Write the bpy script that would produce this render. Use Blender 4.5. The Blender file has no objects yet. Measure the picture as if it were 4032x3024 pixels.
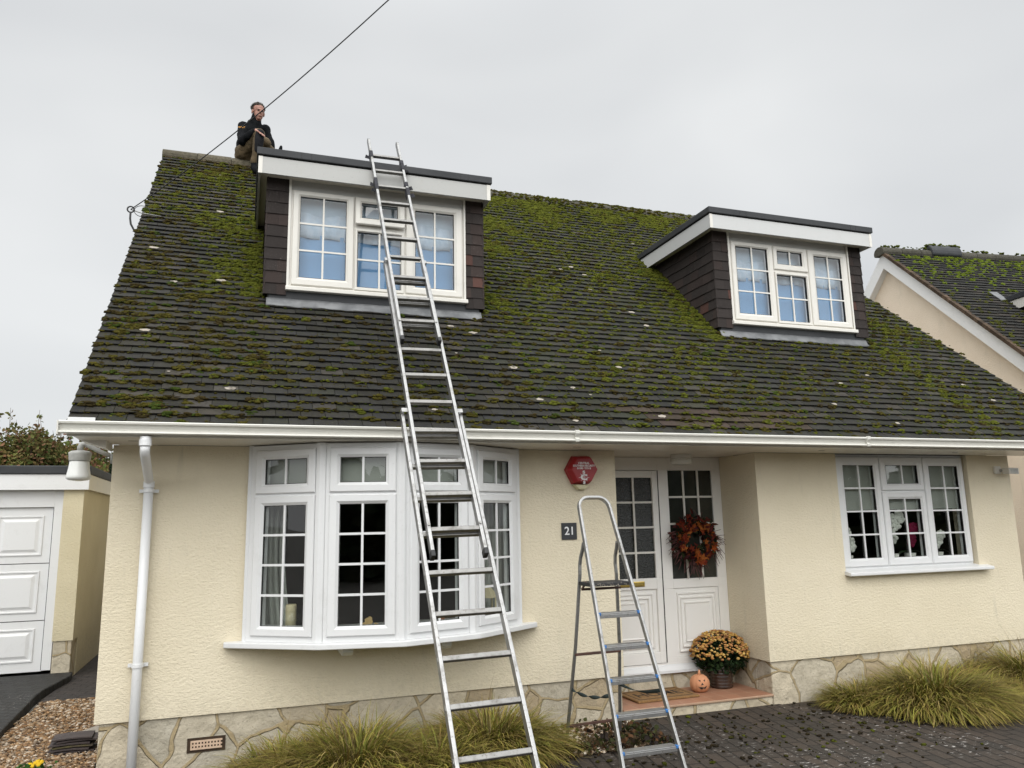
import bpy, math, random
import numpy as np
from mathutils import Vector, Matrix
rnd = random.Random(7)
nr = np.random.default_rng(11)
S = bpy.context.scene
COL = S.collection
R = math.radians

# ------------------------------------------------------------------ camera
def look_matrix(yaw, pitch, roll, loc):
    fw = Vector((math.sin(yaw)*math.cos(pitch), math.cos(yaw)*math.cos(pitch), math.sin(pitch)))
    rt = fw.cross(Vector((0, 0, 1))).normalized(); up = rt.cross(fw)
    r2 = math.cos(roll)*rt + math.sin(roll)*up; u2 = -math.sin(roll)*rt + math.cos(roll)*up
    m = Matrix((r2, u2, -fw)).transposed().to_4x4(); m.translation = loc
    return m
cd = bpy.data.cameras.new('camera'); cam = bpy.data.objects.new('camera', cd); COL.objects.link(cam)
cam.matrix_world = look_matrix(R(19.193), R(10.235), R(-1.1635), Vector((0.9313, -6.35, 1.3293)))
cd.sensor_width = 36; cd.lens = 3028/4032*36; cd.clip_end = 3000; cd.clip_start = .05
S.camera = cam

# ------------------------------------------------------------------ world, sun, exposure
SUN_EL, SUN_AZ = R(48), R(200)          # the bright part of the overcast, behind the camera
W = bpy.data.worlds.new('World'); S.world = W; W.use_nodes = True
def build_world():
    nt = W.node_tree; N = nt.nodes; L = nt.links; N.clear()
    out = N.new('ShaderNodeOutputWorld'); bg = N.new('ShaderNodeBackground')
    sky = N.new('ShaderNodeTexSky'); sky.sky_type = 'NISHITA'; sky.sun_disc = False
    sky.sun_elevation = SUN_EL; sky.sun_rotation = SUN_AZ; sky.dust_density = 2
    tc = N.new('ShaderNodeTexCoord'); sep = N.new('ShaderNodeSeparateXYZ'); L.new(tc.outputs['Generated'], sep.inputs[0])
    def math_(op, a, b=None, clamp=False):
        n = N.new('ShaderNodeMath'); n.operation = op; n.use_clamp = clamp
        for i, v in enumerate((a, b)):
            if v is None: continue
            if isinstance(v, (int, float)): n.inputs[i].default_value = v
            else: L.new(v, n.inputs[i])
        return n.outputs[0]
    def smooth(v, a, b):
        n = N.new('ShaderNodeMapRange'); n.interpolation_type = 'SMOOTHSTEP'
        n.inputs[1].default_value = a; n.inputs[2].default_value = b; L.new(v, n.inputs[0]); return n.outputs[0]
    mp = N.new('ShaderNodeMapping'); mp.inputs['Scale'].default_value = (1.0, 1.0, 1.9); L.new(tc.outputs['Generated'], mp.inputs[0])
    no = N.new('ShaderNodeTexNoise'); no.inputs['Scale'].default_value = 2.0; no.inputs['Detail'].default_value = 3; no.inputs['Roughness'].default_value = .4
    no.inputs['Distortion'].default_value = .6
    L.new(mp.outputs[0], no.inputs['Vector'])
    ramp = N.new('ShaderNodeValToRGB'); ramp.color_ramp.elements[0].position = .30; ramp.color_ramp.elements[1].position = .68
    ramp.color_ramp.elements[0].color = (.475, .485, .492, 1); ramp.color_ramp.elements[1].color = (.585, .592, .590, 1)
    L.new(no.outputs[0], ramp.inputs[0])
    up = smooth(sep.outputs['Z'], .55, 1.0)                         # overcast is brightest overhead
    back = smooth(math_('MULTIPLY', sep.outputs['Y'], -1.0), 0.0, .85)  # and towards the hidden sun behind the camera
    g = math_('ADD', math_('ADD', math_('MULTIPLY', up, 2.1), math_('MULTIPLY', back, 1.75)), 1.0)
    vm = N.new('ShaderNodeVectorMath'); vm.operation = 'SCALE'; L.new(ramp.outputs[0], vm.inputs[0]); L.new(g, vm.inputs['Scale'])
    sc = N.new('ShaderNodeVectorMath'); sc.operation = 'SCALE'; L.new(sky.outputs[0], sc.inputs[0]); sc.inputs['Scale'].default_value = .1
    mx = N.new('ShaderNodeMix'); mx.data_type = 'RGBA'; mx.inputs[0].default_value = .93
    L.new(sc.outputs[0], mx.inputs[6]); L.new(vm.outputs[0], mx.inputs[7])
    L.new(mx.outputs[2], bg.inputs[0]); bg.inputs[1].default_value = 1.0; L.new(bg.outputs[0], out.inputs[0])
build_world()
sd = bpy.data.lights.new('sun', 'SUN'); sd.energy = 1.0; sd.angle = R(50); sd.color = (1, .97, .92)
sun = bpy.data.objects.new('sun', sd); COL.objects.link(sun)
sun.rotation_euler = Vector((-math.sin(SUN_AZ)*math.cos(SUN_EL), -math.cos(SUN_AZ)*math.cos(SUN_EL), -math.sin(SUN_EL))).to_track_quat('-Z', 'Y').to_euler()
S.view_settings.view_transform = 'Standard'; S.view_settings.look = 'None'; S.view_settings.exposure = 0.55; S.view_settings.gamma = 1
S.cycles.max_bounces = 8; S.cycles.transparent_max_bounces = 16; S.cycles.caustics_reflective = False; S.cycles.caustics_refractive = False
S.cycles.use_denoising = True

# ------------------------------------------------------------------ materials
class NT:
    def __init__(s, name):
        s.m = bpy.data.materials.new(name); s.m.use_nodes = True; s.t = s.m.node_tree; s.N = s.t.nodes; s.L = s.t.links
        s.b = s.N['Principled BSDF']; s.tc = s.N.new('ShaderNodeTexCoord'); s.o = s.tc.outputs['Object']
    def set(s, node, sock, v):
        i = node.inputs[sock]
        if hasattr(v, 'is_linked') or hasattr(v, 'links'): s.L.new(v, i)
        elif isinstance(v, (tuple, list)) and len(v) == 3 and i.type == 'RGBA': i.default_value = (*v, 1)
        else: i.default_value = v
    def noise(s, scale, detail=4, rough=.55, vec=None, dist=0):
        n = s.N.new('ShaderNodeTexNoise'); n.inputs['Scale'].default_value = scale; n.inputs['Detail'].default_value = detail
        n.inputs['Roughness'].default_value = rough; n.inputs['Distortion'].default_value = dist; s.L.new(vec or s.o, n.inputs['Vector']); return n.outputs[0]
    def vor(s, scale, feature='F1', vec=None, rnd_=1.0):
        n = s.N.new('ShaderNodeTexVoronoi'); n.feature = feature; n.inputs['Scale'].default_value = scale; n.inputs['Randomness'].default_value = rnd_
        s.L.new(vec or s.o, n.inputs['Vector']); return n
    def rng(s, v, a, b, c=0., d=1.):
        n = s.N.new('ShaderNodeMapRange'); s.L.new(v, n.inputs[0])
        for i, x in enumerate((a, b, c, d)): n.inputs[i+1].default_value = x
        return n.outputs[0]
    def mix(s, f, a, b, mode='MIX'):
        n = s.N.new('ShaderNodeMix'); n.data_type = 'RGBA'; n.blend_type = mode
        s.set(n, 0, f); s.set(n, 6, a); s.set(n, 7, b); return n.outputs[2]
    def math(s, op, a, b):
        n = s.N.new('ShaderNodeMath'); n.operation = op; s.set(n, 0, a); s.set(n, 1, b); return n.outputs[0]
    def mapping(s, scale=(1, 1, 1), rot=(0, 0, 0), loc=(0, 0, 0)):
        n = s.N.new('ShaderNodeMapping'); n.inputs['Scale'].default_value = scale; n.inputs['Rotation'].default_value = rot; n.inputs['Location'].default_value = loc
        s.L.new(s.o, n.inputs[0]); return n.outputs[0]
    def col(s, name='col'):
        n = s.N.new('ShaderNodeAttribute'); n.attribute_name = name; return n.outputs['Color']
    def bump(s, h, strength=.3, dist=.01, normal=None):
        n = s.N.new('ShaderNodeBump'); n.inputs['Strength'].default_value = strength; n.inputs['Distance'].default_value = dist
        s.L.new(h, n.inputs['Height'])
        if normal: s.L.new(normal, n.inputs['Normal'])
        s.L.new(n.outputs[0], s.b.inputs['Normal']); return n.outputs[0]
    def fin(s, color=None, rough=.6, metal=0., spec=None):
        if color is not None: s.set(s.b, 'Base Color', color)
        s.set(s.b, 'Roughness', rough); s.set(s.b, 'Metallic', metal)
        if spec is not None: s.set(s.b, 'Specular IOR Level', spec)
        return s.m
def noisy(name, c1, c2, scale=8, rough=.6, bs=0, bstr=.3, bd=.005, metal=0, spec=None, lo=.35, hi=.65, detail=5):
    g = NT(name); f = g.rng(g.noise(scale, detail), lo, hi)
    if bs: g.bump(g.noise(bs, 4), bstr, bd)
    return g.fin(g.mix(f, c1, c2), rough, metal, spec)

def m_render(name, c1, c2, stain=(.46, .43, .34)):
    g = NT(name)
    big = g.noise(1.3, 5, .6); fine = g.noise(75, 3, .6, g.mapping((.75, .75, 1.3))); mid = g.noise(44, 4, .6, g.mapping((.75, .75, 1.2)), .3)
    c = g.mix(g.rng(big, .35, .7), c1, c2)
    c = g.mix(g.rng(g.noise(3.2, 6, .7, g.mapping((1, 1, .35))), .60, .80, 0, .35), c, stain)     # weather streaks
    mz = g.N.new('ShaderNodeSeparateXYZ'); g.L.new(g.o, mz.inputs[0])
    spl = g.math('MULTIPLY', g.rng(g.math('ADD', mz.outputs[2], g.math('MULTIPLY', g.noise(7, 5, .7), .5)), .42, .85, 1, 0), g.rng(g.noise(24, 5, .7), .42, .62, .08, .6))
    c = g.mix(spl, c, (.42, .37, .27))                                                     # splashed soil at the foot
    c = g.mix(g.math('MULTIPLY', g.rng(g.noise(11, 3, .6, g.mapping((1, 1, .10))), .60, .74), g.rng(g.noise(1.7, 3), .45, .6, 0, .38)), c, stain)   # narrow runs
    sp = g.vor(90)
    c = g.mix(g.rng(sp.outputs['Distance'], .05, .12, .30, 0), c, stain)
    h = g.math('ADD', g.math('MULTIPLY', fine, .6), mid)
    g.bump(h, .7, .011)
    return g.fin(c, .92, spec=.2)
M = {}
M['render'] = m_render('cream_render', (.735, .660, .505), (.685, .610, .455))
M['render_garage'] = m_render('garage_render', (.64, .575, .41), (.57, .505, .345))
M['render_pink'] = m_render('pale_pink_render', (.76, .66, .54), (.70, .60, .48))
def m_plinth():
    g = NT('crazy_paving_stone')
    w = g.N.new('ShaderNodeVectorMath'); w.operation = 'ADD'
    nz = g.N.new('ShaderNodeTexNoise'); nz.inputs['Scale'].default_value = 2.2; nz.inputs['Detail'].default_value = 3; g.L.new(g.o, nz.inputs['Vector'])
    sc = g.N.new('ShaderNodeVectorMath'); sc.operation = 'SCALE'; sc.inputs['Scale'].default_value = .22; g.L.new(nz.outputs['Color'], sc.inputs[0])
    g.L.new(g.o, w.inputs[0]); g.L.new(sc.outputs[0], w.inputs[1])
    e = g.vor(2.9, 'DISTANCE_TO_EDGE', w.outputs[0]); cell = g.vor(2.9, 'F1', w.outputs[0])
    sep = g.N.new('ShaderNodeSeparateColor'); g.L.new(cell.outputs['Color'], sep.inputs[0])
    c = g.mix(sep.outputs[0], (.60, .525, .395), (.46, .425, .345)); c = g.mix(g.rng(sep.outputs[1], .75, .9), c, (.42, .33, .21))
    c = g.mix(g.rng(g.noise(9, 6, .65), .35, .7, 0, .55), c, (.30, .26, .19))
    c = g.mix(g.rng(g.noise(40, 3), .62, .75, 0, .6), c, (.17, .16, .13))
    mort = g.mix(g.noise(30), (.43, .345, .205), (.33, .26, .155))
    f = g.rng(e.outputs['Distance'], .022, .036, 1, 0)
    edge = g.rng(e.outputs['Distance'], .022, .05, 1, 0)
    c = g.mix(g.math('MULTIPLY', edge, .35), c, (.12, .10, .07)); c = g.mix(f, c, mort)
    h = g.math('ADD', g.math('MULTIPLY', f, 1.0), g.math('MULTIPLY', g.noise(11, 6, .65), 1.9))
    g.bump(h, .8, .018)
    return g.fin(c, .9, spec=.2)
M['stone'] = m_plinth()
def m_tile(name, sat=1.0, dark=1.0):
    g = NT(name)
    c = g.col()
    c = g.mix(g.rng(g.noise(38, 5, .7), .48, .66, 0, .6), c, (.032, .032, .011))      # thin algae film
    f = g.rng(g.noise(22, 6, .7), .45, .75, 0, .6)
    c = g.mix(f, c, (.011*dark, .0105*dark, .010*dark))
    f2 = g.rng(g.noise(60, 3, .6), .62, .72, 0, .45); c = g.mix(f2, c, (.085, .082, .074))
    g.bump(g.noise(45, 5, .65), .5, .006)
    return g.fin(c, .85, spec=.18)
M['tile'] = m_tile('roof_tile')
def m_hung():
    g = NT('hung_tile'); c = g.col()
    sp = g.rng(g.noise(95, 4, .7), .60, .68, 0, .5)
    big = g.rng(g.noise(5, 3), .4, .65); c = g.mix(g.math('MULTIPLY', sp, big), c, (.26, .23, .21))
    g.bump(g.noise(60, 5), .35, .004); return g.fin(c, .8, spec=.2)
M['hung'] = m_hung()
def m_moss():
    g = NT('moss'); c = g.col()
    c = g.mix(g.rng(g.noise(60, 4, .7), .3, .7, 0, .75), c, g.mix(.5, c, (.02, .022, .004)))
    g.bump(g.noise(160, 3, .7), 1.0, .012); return g.fin(c, .95, spec=.1)
M['moss'] = m_moss()
M['lichen'] = noisy('lichen', (.36, .32, .27), (.24, .215, .18), 60, .9, 120, .5, .003)
def m_upvc(name, c, dirt):
    g = NT(name)
    d = g.rng(g.noise(5, 6, .7), .56, .78, 0, dirt); d2 = g.rng(g.noise(60, 3), .66, .74, 0, dirt*.8)
    k = g.mix(d, c, (.38, .37, .33)); k = g.mix(d2, k, (.22, .21, .18))
    return g.fin(k, .33, spec=.45)
M['upvc'] = m_upvc('white_plastic', (.70, .705, .705), .24)
M['door'] = m_upvc('door_plastic', (.80, .785, .75), .10)
M['upvc_old'] = m_upvc('weathered_white_plastic', (.66, .64, .59), .28)
M['fascia'] = m_upvc('dirty_fascia', (.40, .40, .385), .6)
M['fascia_clean'] = m_upvc('fascia_plastic', (.50, .505, .50), .3)
M['gutter'] = m_upvc('gutter_plastic', (.62, .61, .56), .3)
M['soffit'] = m_upvc('soffit_board', (.72, .68, .60), .15)
M['felt'] = noisy('roof_edge_trim', (.026, .028, .031), (.042, .044, .047), 3, .6, 50, .2, .002, spec=.3)
M['lead'] = noisy('lead_flashing', (.20, .205, .21), (.10, .105, .11), 6, .6, 12, .3, .006, metal=.2)
M['rubber'] = noisy('black_rubber', (.012, .012, .013), (.022, .022, .022), 20, .6)
def m_alu(name, base, dirt):
    g = NT(name)
    st = g.noise(14, 5, .65, g.mapping((1, 1, 1)))
    f = g.rng(st, .52, .74, 0, .75); f2 = g.rng(g.noise(70, 3, .7), .60, .68, 0, .85)
    c = g.mix(f, base, dirt); c = g.mix(f2, c, (.10, .085, .065))
    g.bump(g.noise(90, 3), .15, .002)
    r = g.rng(st, .3, .7, .34, .55)
    return g.fin(c, r, g.rng(f2, 0, .5, .88, .2))
M['alu'] = m_alu('worn_aluminium', (.35, .35, .345), (.17, .16, .14))
M['alu_rung'] = m_alu('grubby_aluminium', (.24, .235, .225), (.11, .10, .088))
M['steel'] = m_alu('dull_grey_steel', (.32, .32, .31), (.17, .16, .14))
def m_glass(name, tint=(1, 1, 1), boost=1.0):
    m = bpy.data.materials.new(name); m.use_nodes = True; t = m.node_tree; N = t.nodes; L = t.links; N.clear()
    o = N.new('ShaderNodeOutputMaterial'); tr = N.new('ShaderNodeBsdfTransparent'); gl = N.new('ShaderNodeBsdfGlossy')
    tr.inputs[0].default_value = (*tint, 1); gl.inputs['Roughness'].default_value = .0
    fr = N.new('ShaderNodeFresnel'); fr.inputs[0].default_value = 1.5
    mu = N.new('ShaderNodeMath'); mu.operation = 'MULTIPLY'; mu.use_clamp = True; mu.inputs[1].default_value = boost; L.new(fr.outputs[0], mu.inputs[0])
    ge = N.new('ShaderNodeNewGeometry'); m2 = N.new('ShaderNodeMath'); m2.operation = 'SUBTRACT'; m2.inputs[0].default_value = 1; L.new(ge.outputs['Backfacing'], m2.inputs[1])
    m3 = N.new('ShaderNodeMath'); m3.operation = 'MULTIPLY'; L.new(mu.outputs[0], m3.inputs[0]); L.new(m2.outputs[0], m3.inputs[1])
    tc = N.new('ShaderNodeTexCoord'); no = N.new('ShaderNodeTexNoise'); no.inputs['Scale'].default_value = 2.2; no.inputs['Detail'].default_value = 1; L.new(tc.outputs['Object'], no.inputs['Vector'])
    bu = N.new('ShaderNodeBump'); bu.inputs['Strength'].default_value = .12; bu.inputs['Distance'].default_value = .02; L.new(no.outputs[0], bu.inputs['Height']); L.new(bu.outputs[0], gl.inputs['Normal'])
    mx = N.new('ShaderNodeMixShader'); L.new(m3.outputs[0], mx.inputs[0]); L.new(tr.outputs[0], mx.inputs[1]); L.new(gl.outputs[0], mx.inputs[2]); L.new(mx.outputs[0], o.inputs[0])
    return m
M['glass'] = m_glass('window_glass', (.93, .95, .94), 1.7)
M['glass_up'] = m_glass('dormer_glass', (.95, .97, 1.0), 2.0)
def m_obscure():
    g = NT('patterned_glass'); v = g.vor(95, 'F1', None, .8); n = g.noise(60, 4, .7)
    c = g.mix(g.rng(n, .45, .7), (.006, .007, .006), (.038, .042, .036))
    g.bump(g.math('ADD', v.outputs['Distance'], n), .5, .006); return g.fin(c, .22, spec=.5)
M['obscure'] = m_obscure()
M['darkglass'] = noisy('dim_glass', (.018, .020, .016), (.032, .034, .028), 4, .08, spec=.5)
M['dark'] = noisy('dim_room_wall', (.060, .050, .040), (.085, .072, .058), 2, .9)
M['black'] = noisy('black', (.01, .01, .01), (.016, .015, .014), 12, .7)
M['blind_blue'] = noisy('blue_blind', (.14, .285, .44), (.16, .305, .46), 2, .85)
M['ceiling_pale'] = noisy('pale_ceiling', (.34, .43, .475), (.44, .52, .55), 3, .85)
M['blind_band'] = noisy('blind_hem', (.50, .56, .58), (.38, .47, .52), 14, .85)
M['blind_grey'] = noisy('grey_green_blind', (.34, .345, .31), (.41, .415, .38), 2, .85)
M['curtain'] = noisy('pale_curtain', (.46, .47, .43), (.38, .39, .36), 3, .9)
M['terracotta'] = noisy('terracotta', (.56, .265, .14), (.48, .215, .105), 7, .8, 60, .3, .003)
M['quarry'] = None
def m_quarry():
    g = NT('quarry_tile'); b = g.N.new('ShaderNodeTexBrick'); b.offset = 0
    g.L.new(g.o, b.inputs['Vector']); b.inputs['Scale'].default_value = 1; b.inputs['Brick Width'].default_value = .155; b.inputs['Row Height'].default_value = .155
    b.inputs['Mortar Size'].default_value = .003; b.inputs['Color1'].default_value = (.36, .175, .105, 1); b.inputs['Color2'].default_value = (.29, .14, .085, 1); b.inputs['Mortar'].default_value = (.40, .27, .18, 1)
    c = g.mix(g.rng(g.noise(9, 5), .4, .75, 0, .5), b.outputs[0], (.30, .17, .11)); g.bump(b.outputs['Fac'], .3, -.003)
    return g.fin(c, .5, spec=.4)
M['quarry'] = m_quarry()
def m_paver(name, c1, c2, rot, chips=.0, loc=(0, 0, 0)):
    g = NT(name); v = g.mapping((1, 1, 1), (0, 0, rot), loc)
    b = g.N.new('ShaderNodeTexBrick'); b.offset = .5; g.L.new(v, b.inputs['Vector']); b.inputs['Scale'].default_value = 1
    b.inputs['Brick Width'].default_value = .21; b.inputs['Row Height'].default_value = .105; b.inputs['Mortar Size'].default_value = .008; b.inputs['Mortar Smooth'].default_value = .4
    b.inputs['Color1'].default_value = (*c1, 1); b.inputs['Color2'].default_value = (*c2, 1); b.inputs['Mortar'].default_value = (.012, .010, .008, 1); b.inputs['Bias'].default_value = .0
    c = g.mix(g.rng(g.noise(1.6, 5, .6), .40, .68, 0, .5), b.outputs[0], (.019, .0175, .016))
    c = g.mix(g.rng(g.noise(38, 5, .7), .40, .75, 0, .5), c, (.062, .055, .048))
    if chips:
        f = g.math('MULTIPLY', g.rng(g.noise(17, 4, .7, g.mapping((1, 2.2, 1))), .62, .645), g.rng(g.noise(.9, 2, .5, g.mapping(loc=(3.1, 1.7, 0))), .50, .60)); c = g.mix(g.math('MULTIPLY', f, chips), c, (.40, .38, .36))
    h = g.math('ADD', g.math('MULTIPLY', b.outputs['Fac'], -1.2), g.math('MULTIPLY', g.noise(30, 5), .8)); g.bump(h, .9, .012)
    return g.fin(c, .7, spec=.22)
M['paver'] = m_paver('driveway_paver', (.064, .048, .037), (.034, .029, .0245), R(90+9), 1.0)
M['paver_left'] = m_paver('dark_paver', (.034, .036, .036), (.024, .025, .026), R(28), .7)
M['paver_path'] = m_paver('path_paver', (.058, .048, .045), (.040, .035, .035), R(10), .0)
M['soil'] = noisy('soil', (.030, .022, .014), (.055, .04, .026), 14, .95, 40, .8, .02)
M['ground'] = noisy('ground', (.17, .165, .15), (.20, .19, .175), 2, .9, 30, .5, .01)
def m_vcol(name, rough=.8, trans=.0, spec=.2):
    g = NT(name); g.set(g.b, 'Base Color', g.col()); g.fin(None, rough, spec=spec)
    if trans:
        t = g.N.new('ShaderNodeBsdfTranslucent'); g.L.new(g.col(), t.inputs[0]); mx = g.N.new('ShaderNodeMixShader'); mx.inputs[0].default_value = trans
        g.L.new(g.b.outputs[0], mx.inputs[1]); g.L.new(t.outputs[0], mx.inputs[2]); g.L.new(mx.outputs[0], g.N['Material Output'].inputs[0])
    return g.m
M['leaf'] = m_vcol('leaf', .75, .25); M['blade'] = m_vcol('grass_blade', .6, .15); M['stones'] = m_vcol('gravel_stone', .85)
M['petal'] = m_vcol('petal', .8, .1)
M['bark'] = noisy('bark', (.06, .045, .03), (.10, .08, .06), 10, .9, 30, .6, .01)
M['red'] = noisy('red_plastic', (.36, .012, .016), (.30, .010, .014), 3, .35)
M['white'] = noisy('white_print', (.80, .80, .80), (.72, .72, .72), 20, .6)
M['lens'] = noisy('cream_lens', (.58, .53, .34), (.50, .46, .28), 6, .4)
M['slate'] = noisy('slate', (.020, .022, .025), (.032, .034, .038), 12, .5, 60, .2, .002)
M['brass'] = noisy('brass', (.62, .46, .14), (.50, .36, .10), 14, .3, metal=.9)
M['pot'] = noisy('dark_glazed_pot', (.028, .017, .013), (.055, .032, .022), 10, .25, spec=.6)
M['coir'] = noisy('coir', (.30, .17, .065), (.21, .115, .042), 60, .95, 130, 1.0, .012)
M['coir_dark'] = noisy('coir_print', (.030, .018, .010), (.05, .03, .015), 60, .95)
M['blue'] = noisy('blue_plastic', (.03, .13, .36), (.045, .17, .42), 20, .45)
M['strap'] = noisy('green_webbing', (.018, .032, .032), (.03, .045, .045), 60, .85)
M['rag'] = noisy('black_rag', (.012, .012, .016), (.028, .028, .036), 18, .85)
M['skin'] = noisy('skin', (.36, .185, .135), (.28, .135, .10), 18, .55)
M['jacket'] = noisy('black_jacket', (.0045, .005, .006), (.010, .0105, .012), 12, .85, 30, .5, .01, spec=.08)
M['trouser'] = noisy('khaki_trouser', (.115, .080, .040), (.070, .050, .025), 9, .9, 22, .7, .015)
M['kneepad'] = noisy('charcoal_knee_panel', (.012, .0125, .014), (.02, .02, .023), 12, .85, spec=.1)
M['hair'] = noisy('hair', (.020, .014, .009), (.060, .044, .028), 40, .7)
M['lamp_grey'] = noisy('painted_metal', (.50, .50, .47), (.30, .30, .28), 9, .5)
M['opal'] = noisy('opal_glass', (.76, .77, .74), (.70, .71, .68), 5, .25)
M['wax'] = noisy('candle_wax', (.72, .62, .40), (.62, .52, .32), 14, .6)
M['timber'] = noisy('rusty_bar', (.10, .045, .03), (.06, .03, .022), 20, .7)
M['orange_print'] = noisy('orange_print', (.75, .36, .06), (.65, .30, .05), 20, .7)
M['flower_white'] = noisy('white_orchid', (.62, .62, .57), (.50, .50, .45), 12, .7)
M['flower_pink'] = noisy('magenta_orchid', (.30, .012, .07), (.22, .01, .05), 12, .7)
M['dgreen'] = noisy('dark_leaf', (.020, .035, .014), (.035, .055, .022), 8, .45)

# ------------------------------------------------------------------ mesh helpers
def root_loc(o):
    while o is not None and o.parent is not None: o = o.parent
    return np.array(o.location) if o is not None else np.zeros(3)
class MB:
    def __init__(s): s.v = []; s.f = []
    def add(s, vs, fs):
        n = len(s.v); s.v += [tuple(map(float, p)) for p in vs]; s.f += [tuple(i+n for i in f) for f in fs]; return s
    def box(s, x0, x1, y0, y1, z0, z1, fn=None):
        vs = [(x, y, z) for z in (z0, z1) for y in (y0, y1) for x in (x0, x1)]
        if fn: vs = [fn(*p) for p in vs]
        return s.add(vs, [(0, 2, 3, 1), (4, 5, 7, 6), (0, 1, 5, 4), (2, 6, 7, 3), (0, 4, 6, 2), (1, 3, 7, 5)])
    def obox(s, c, ax, ay, az, hx, hy, hz):
        c, ax, ay, az = (np.array(q, float) for q in (c, ax, ay, az))
        return s.box(-hx, hx, -hy, hy, -hz, hz, lambda x, y, z: c+ax*x+ay*y+az*z)
    def bar(s, p, q, w, h, up=(0, 0, 1)):
        p, q = np.array(p, float), np.array(q, float); d = q-p; L = np.linalg.norm(d); d /= L
        a = np.cross(d, up); a /= np.linalg.norm(a); b = np.cross(a, d)
        return s.obox((p+q)/2, a, b, d, w/2, h/2, L/2)
    def prism(s, poly, a, b, fn):
        n = len(poly); vs = [fn(u, v, a) for u, v in poly]+[fn(u, v, b) for u, v in poly]
        return s.add(vs, [tuple(range(n))[::-1], tuple(range(n, 2*n))]+[(i, (i+1) % n, n+(i+1) % n, n+i) for i in range(n)])
    def tube(s, pts, r, n=8, caps=True):
        pts = [np.array(p, float) for p in pts]; rs = r if isinstance(r, (list, tuple)) else [r]*len(pts)
        base = len(s.v); pa = None
        for i, p in enumerate(pts):
            d = pts[min(i+1, len(pts)-1)]-pts[max(i-1, 0)]; d = d/(np.linalg.norm(d)+1e-12)
            if pa is None: pa = np.cross(d, (0, 0, 1) if abs(d[2]) < .9 else (1, 0, 0))
            a = pa-d*(pa@d); a /= np.linalg.norm(a); b = np.cross(d, a); pa = a
            for k in range(n):
                t = 2*math.pi*k/n; s.v.append(tuple(p+rs[i]*(a*math.cos(t)+b*math.sin(t))))
        for i in range(len(pts)-1):
            for k in range(n): s.f.append((base+i*n+k, base+i*n+(k+1) % n, base+(i+1)*n+(k+1) % n, base+(i+1)*n+k))
        if caps: s.f.append(tuple(base+k for k in range(n))[::-1]); s.f.append(tuple(base+(len(pts)-1)*n+k for k in range(n)))
        return s
    def lathe(s, prof, c, n=24, fn=None):
        base = len(s.v)
        for r, z in prof:
            for k in range(n):
                t = 2*math.pi*k/n; rr = r*(fn(t, z) if fn else 1); s.v.append((c[0]+rr*math.cos(t), c[1]+rr*math.sin(t), c[2]+z))
        for i in range(len(prof)-1):
            for k in range(n): s.f.append((base+i*n+k, base+i*n+(k+1) % n, base+(i+1)*n+(k+1) % n, base+(i+1)*n+k))
        s.f.append(tuple(base+k for k in range(n))[::-1]); s.f.append(tuple(base+(len(prof)-1)*n+k for k in range(n)))
        return s
    def grid(s, us, vs, holes, w0, w1, fn):
        for i in range(len(us)-1):
            for j in range(len(vs)-1):
                cu, cv = (us[i]+us[i+1])/2, (vs[j]+vs[j+1])/2
                if any(h[0] < cu < h[1] and h[2] < cv < h[3] for h in holes): continue
                s.box(us[i], us[i+1], vs[j], vs[j+1], w0, w1, fn)
        return s
    def ring(s, O, G, prof, fn):
        base = len(s.v)
        for t, w in prof:
            a = [O[k]+(G[k]-O[k])*t for k in range(4)]
            s.v += [tuple(fn(*p, w)) for p in ((a[0], a[2]), (a[1], a[2]), (a[1], a[3]), (a[0], a[3]))]
        for i in range(len(prof)-1):
            for k in range(4): s.f.append((base+i*4+k, base+i*4+(k+1) % 4, base+i*4+4+(k+1) % 4, base+i*4+4+k))
        return s
def link(name, me, parent):
    o = bpy.data.objects.new(name, me); COL.objects.link(o)
    if parent is not None: o.parent = parent
    return o
def mesh_np(name, V, F, mat, parent=None, smooth=False, col=None):
    """V (n,3), F (m,k) uniform face size"""
    V = np.asarray(V, np.float32)-root_loc(parent).astype(np.float32); F = np.asarray(F, np.int32); k = F.shape[1]
    me = bpy.data.meshes.new(name); me.vertices.add(len(V)); me.vertices.foreach_set('co', V.ravel())
    me.loops.add(F.size); me.loops.foreach_set('vertex_index', F.ravel())
    me.polygons.add(len(F)); me.polygons.foreach_set('loop_start', np.arange(0, F.size, k, dtype=np.int32)); me.polygons.foreach_set('loop_total', np.full(len(F), k, np.int32))
    me.polygons.foreach_set('use_smooth', np.full(len(F), bool(smooth)))
    me.update(calc_edges=True); me.validate()
    if col is not None:
        a = me.attributes.new('col', 'FLOAT_COLOR', 'POINT'); c = np.ones((len(V), 4), np.float32); c[:, :3] = col; a.data.foreach_set('color', c.ravel())
    me.materials.append(mat); return link(name, me, parent)
def build(name, mb, mat, parent=None, smooth=False, bevel=0, col=None):
    L = root_loc(parent); me = bpy.data.meshes.new(name)
    me.from_pydata([tuple(np.array(p)-L) for p in mb.v], [], mb.f); me.update()
    import bmesh
    b = bmesh.new(); b.from_mesh(me); bmesh.ops.recalc_face_normals(b, faces=b.faces); b.to_mesh(me); b.free()
    if smooth:
        for p in me.polygons: p.use_smooth = True
    if col is not None:
        a = me.attributes.new('col', 'FLOAT_COLOR', 'POINT')
        for i, c in enumerate(col): a.data[i].color = (*c, 1)
    me.materials.append(mat); o = link(name, me, parent)
    if bevel:
        m = o.modifiers.new('bevel', 'BEVEL'); m.width = bevel; m.segments = 2; m.limit_method = 'ANGLE'; m.angle_limit = R(40)
    return o
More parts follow.
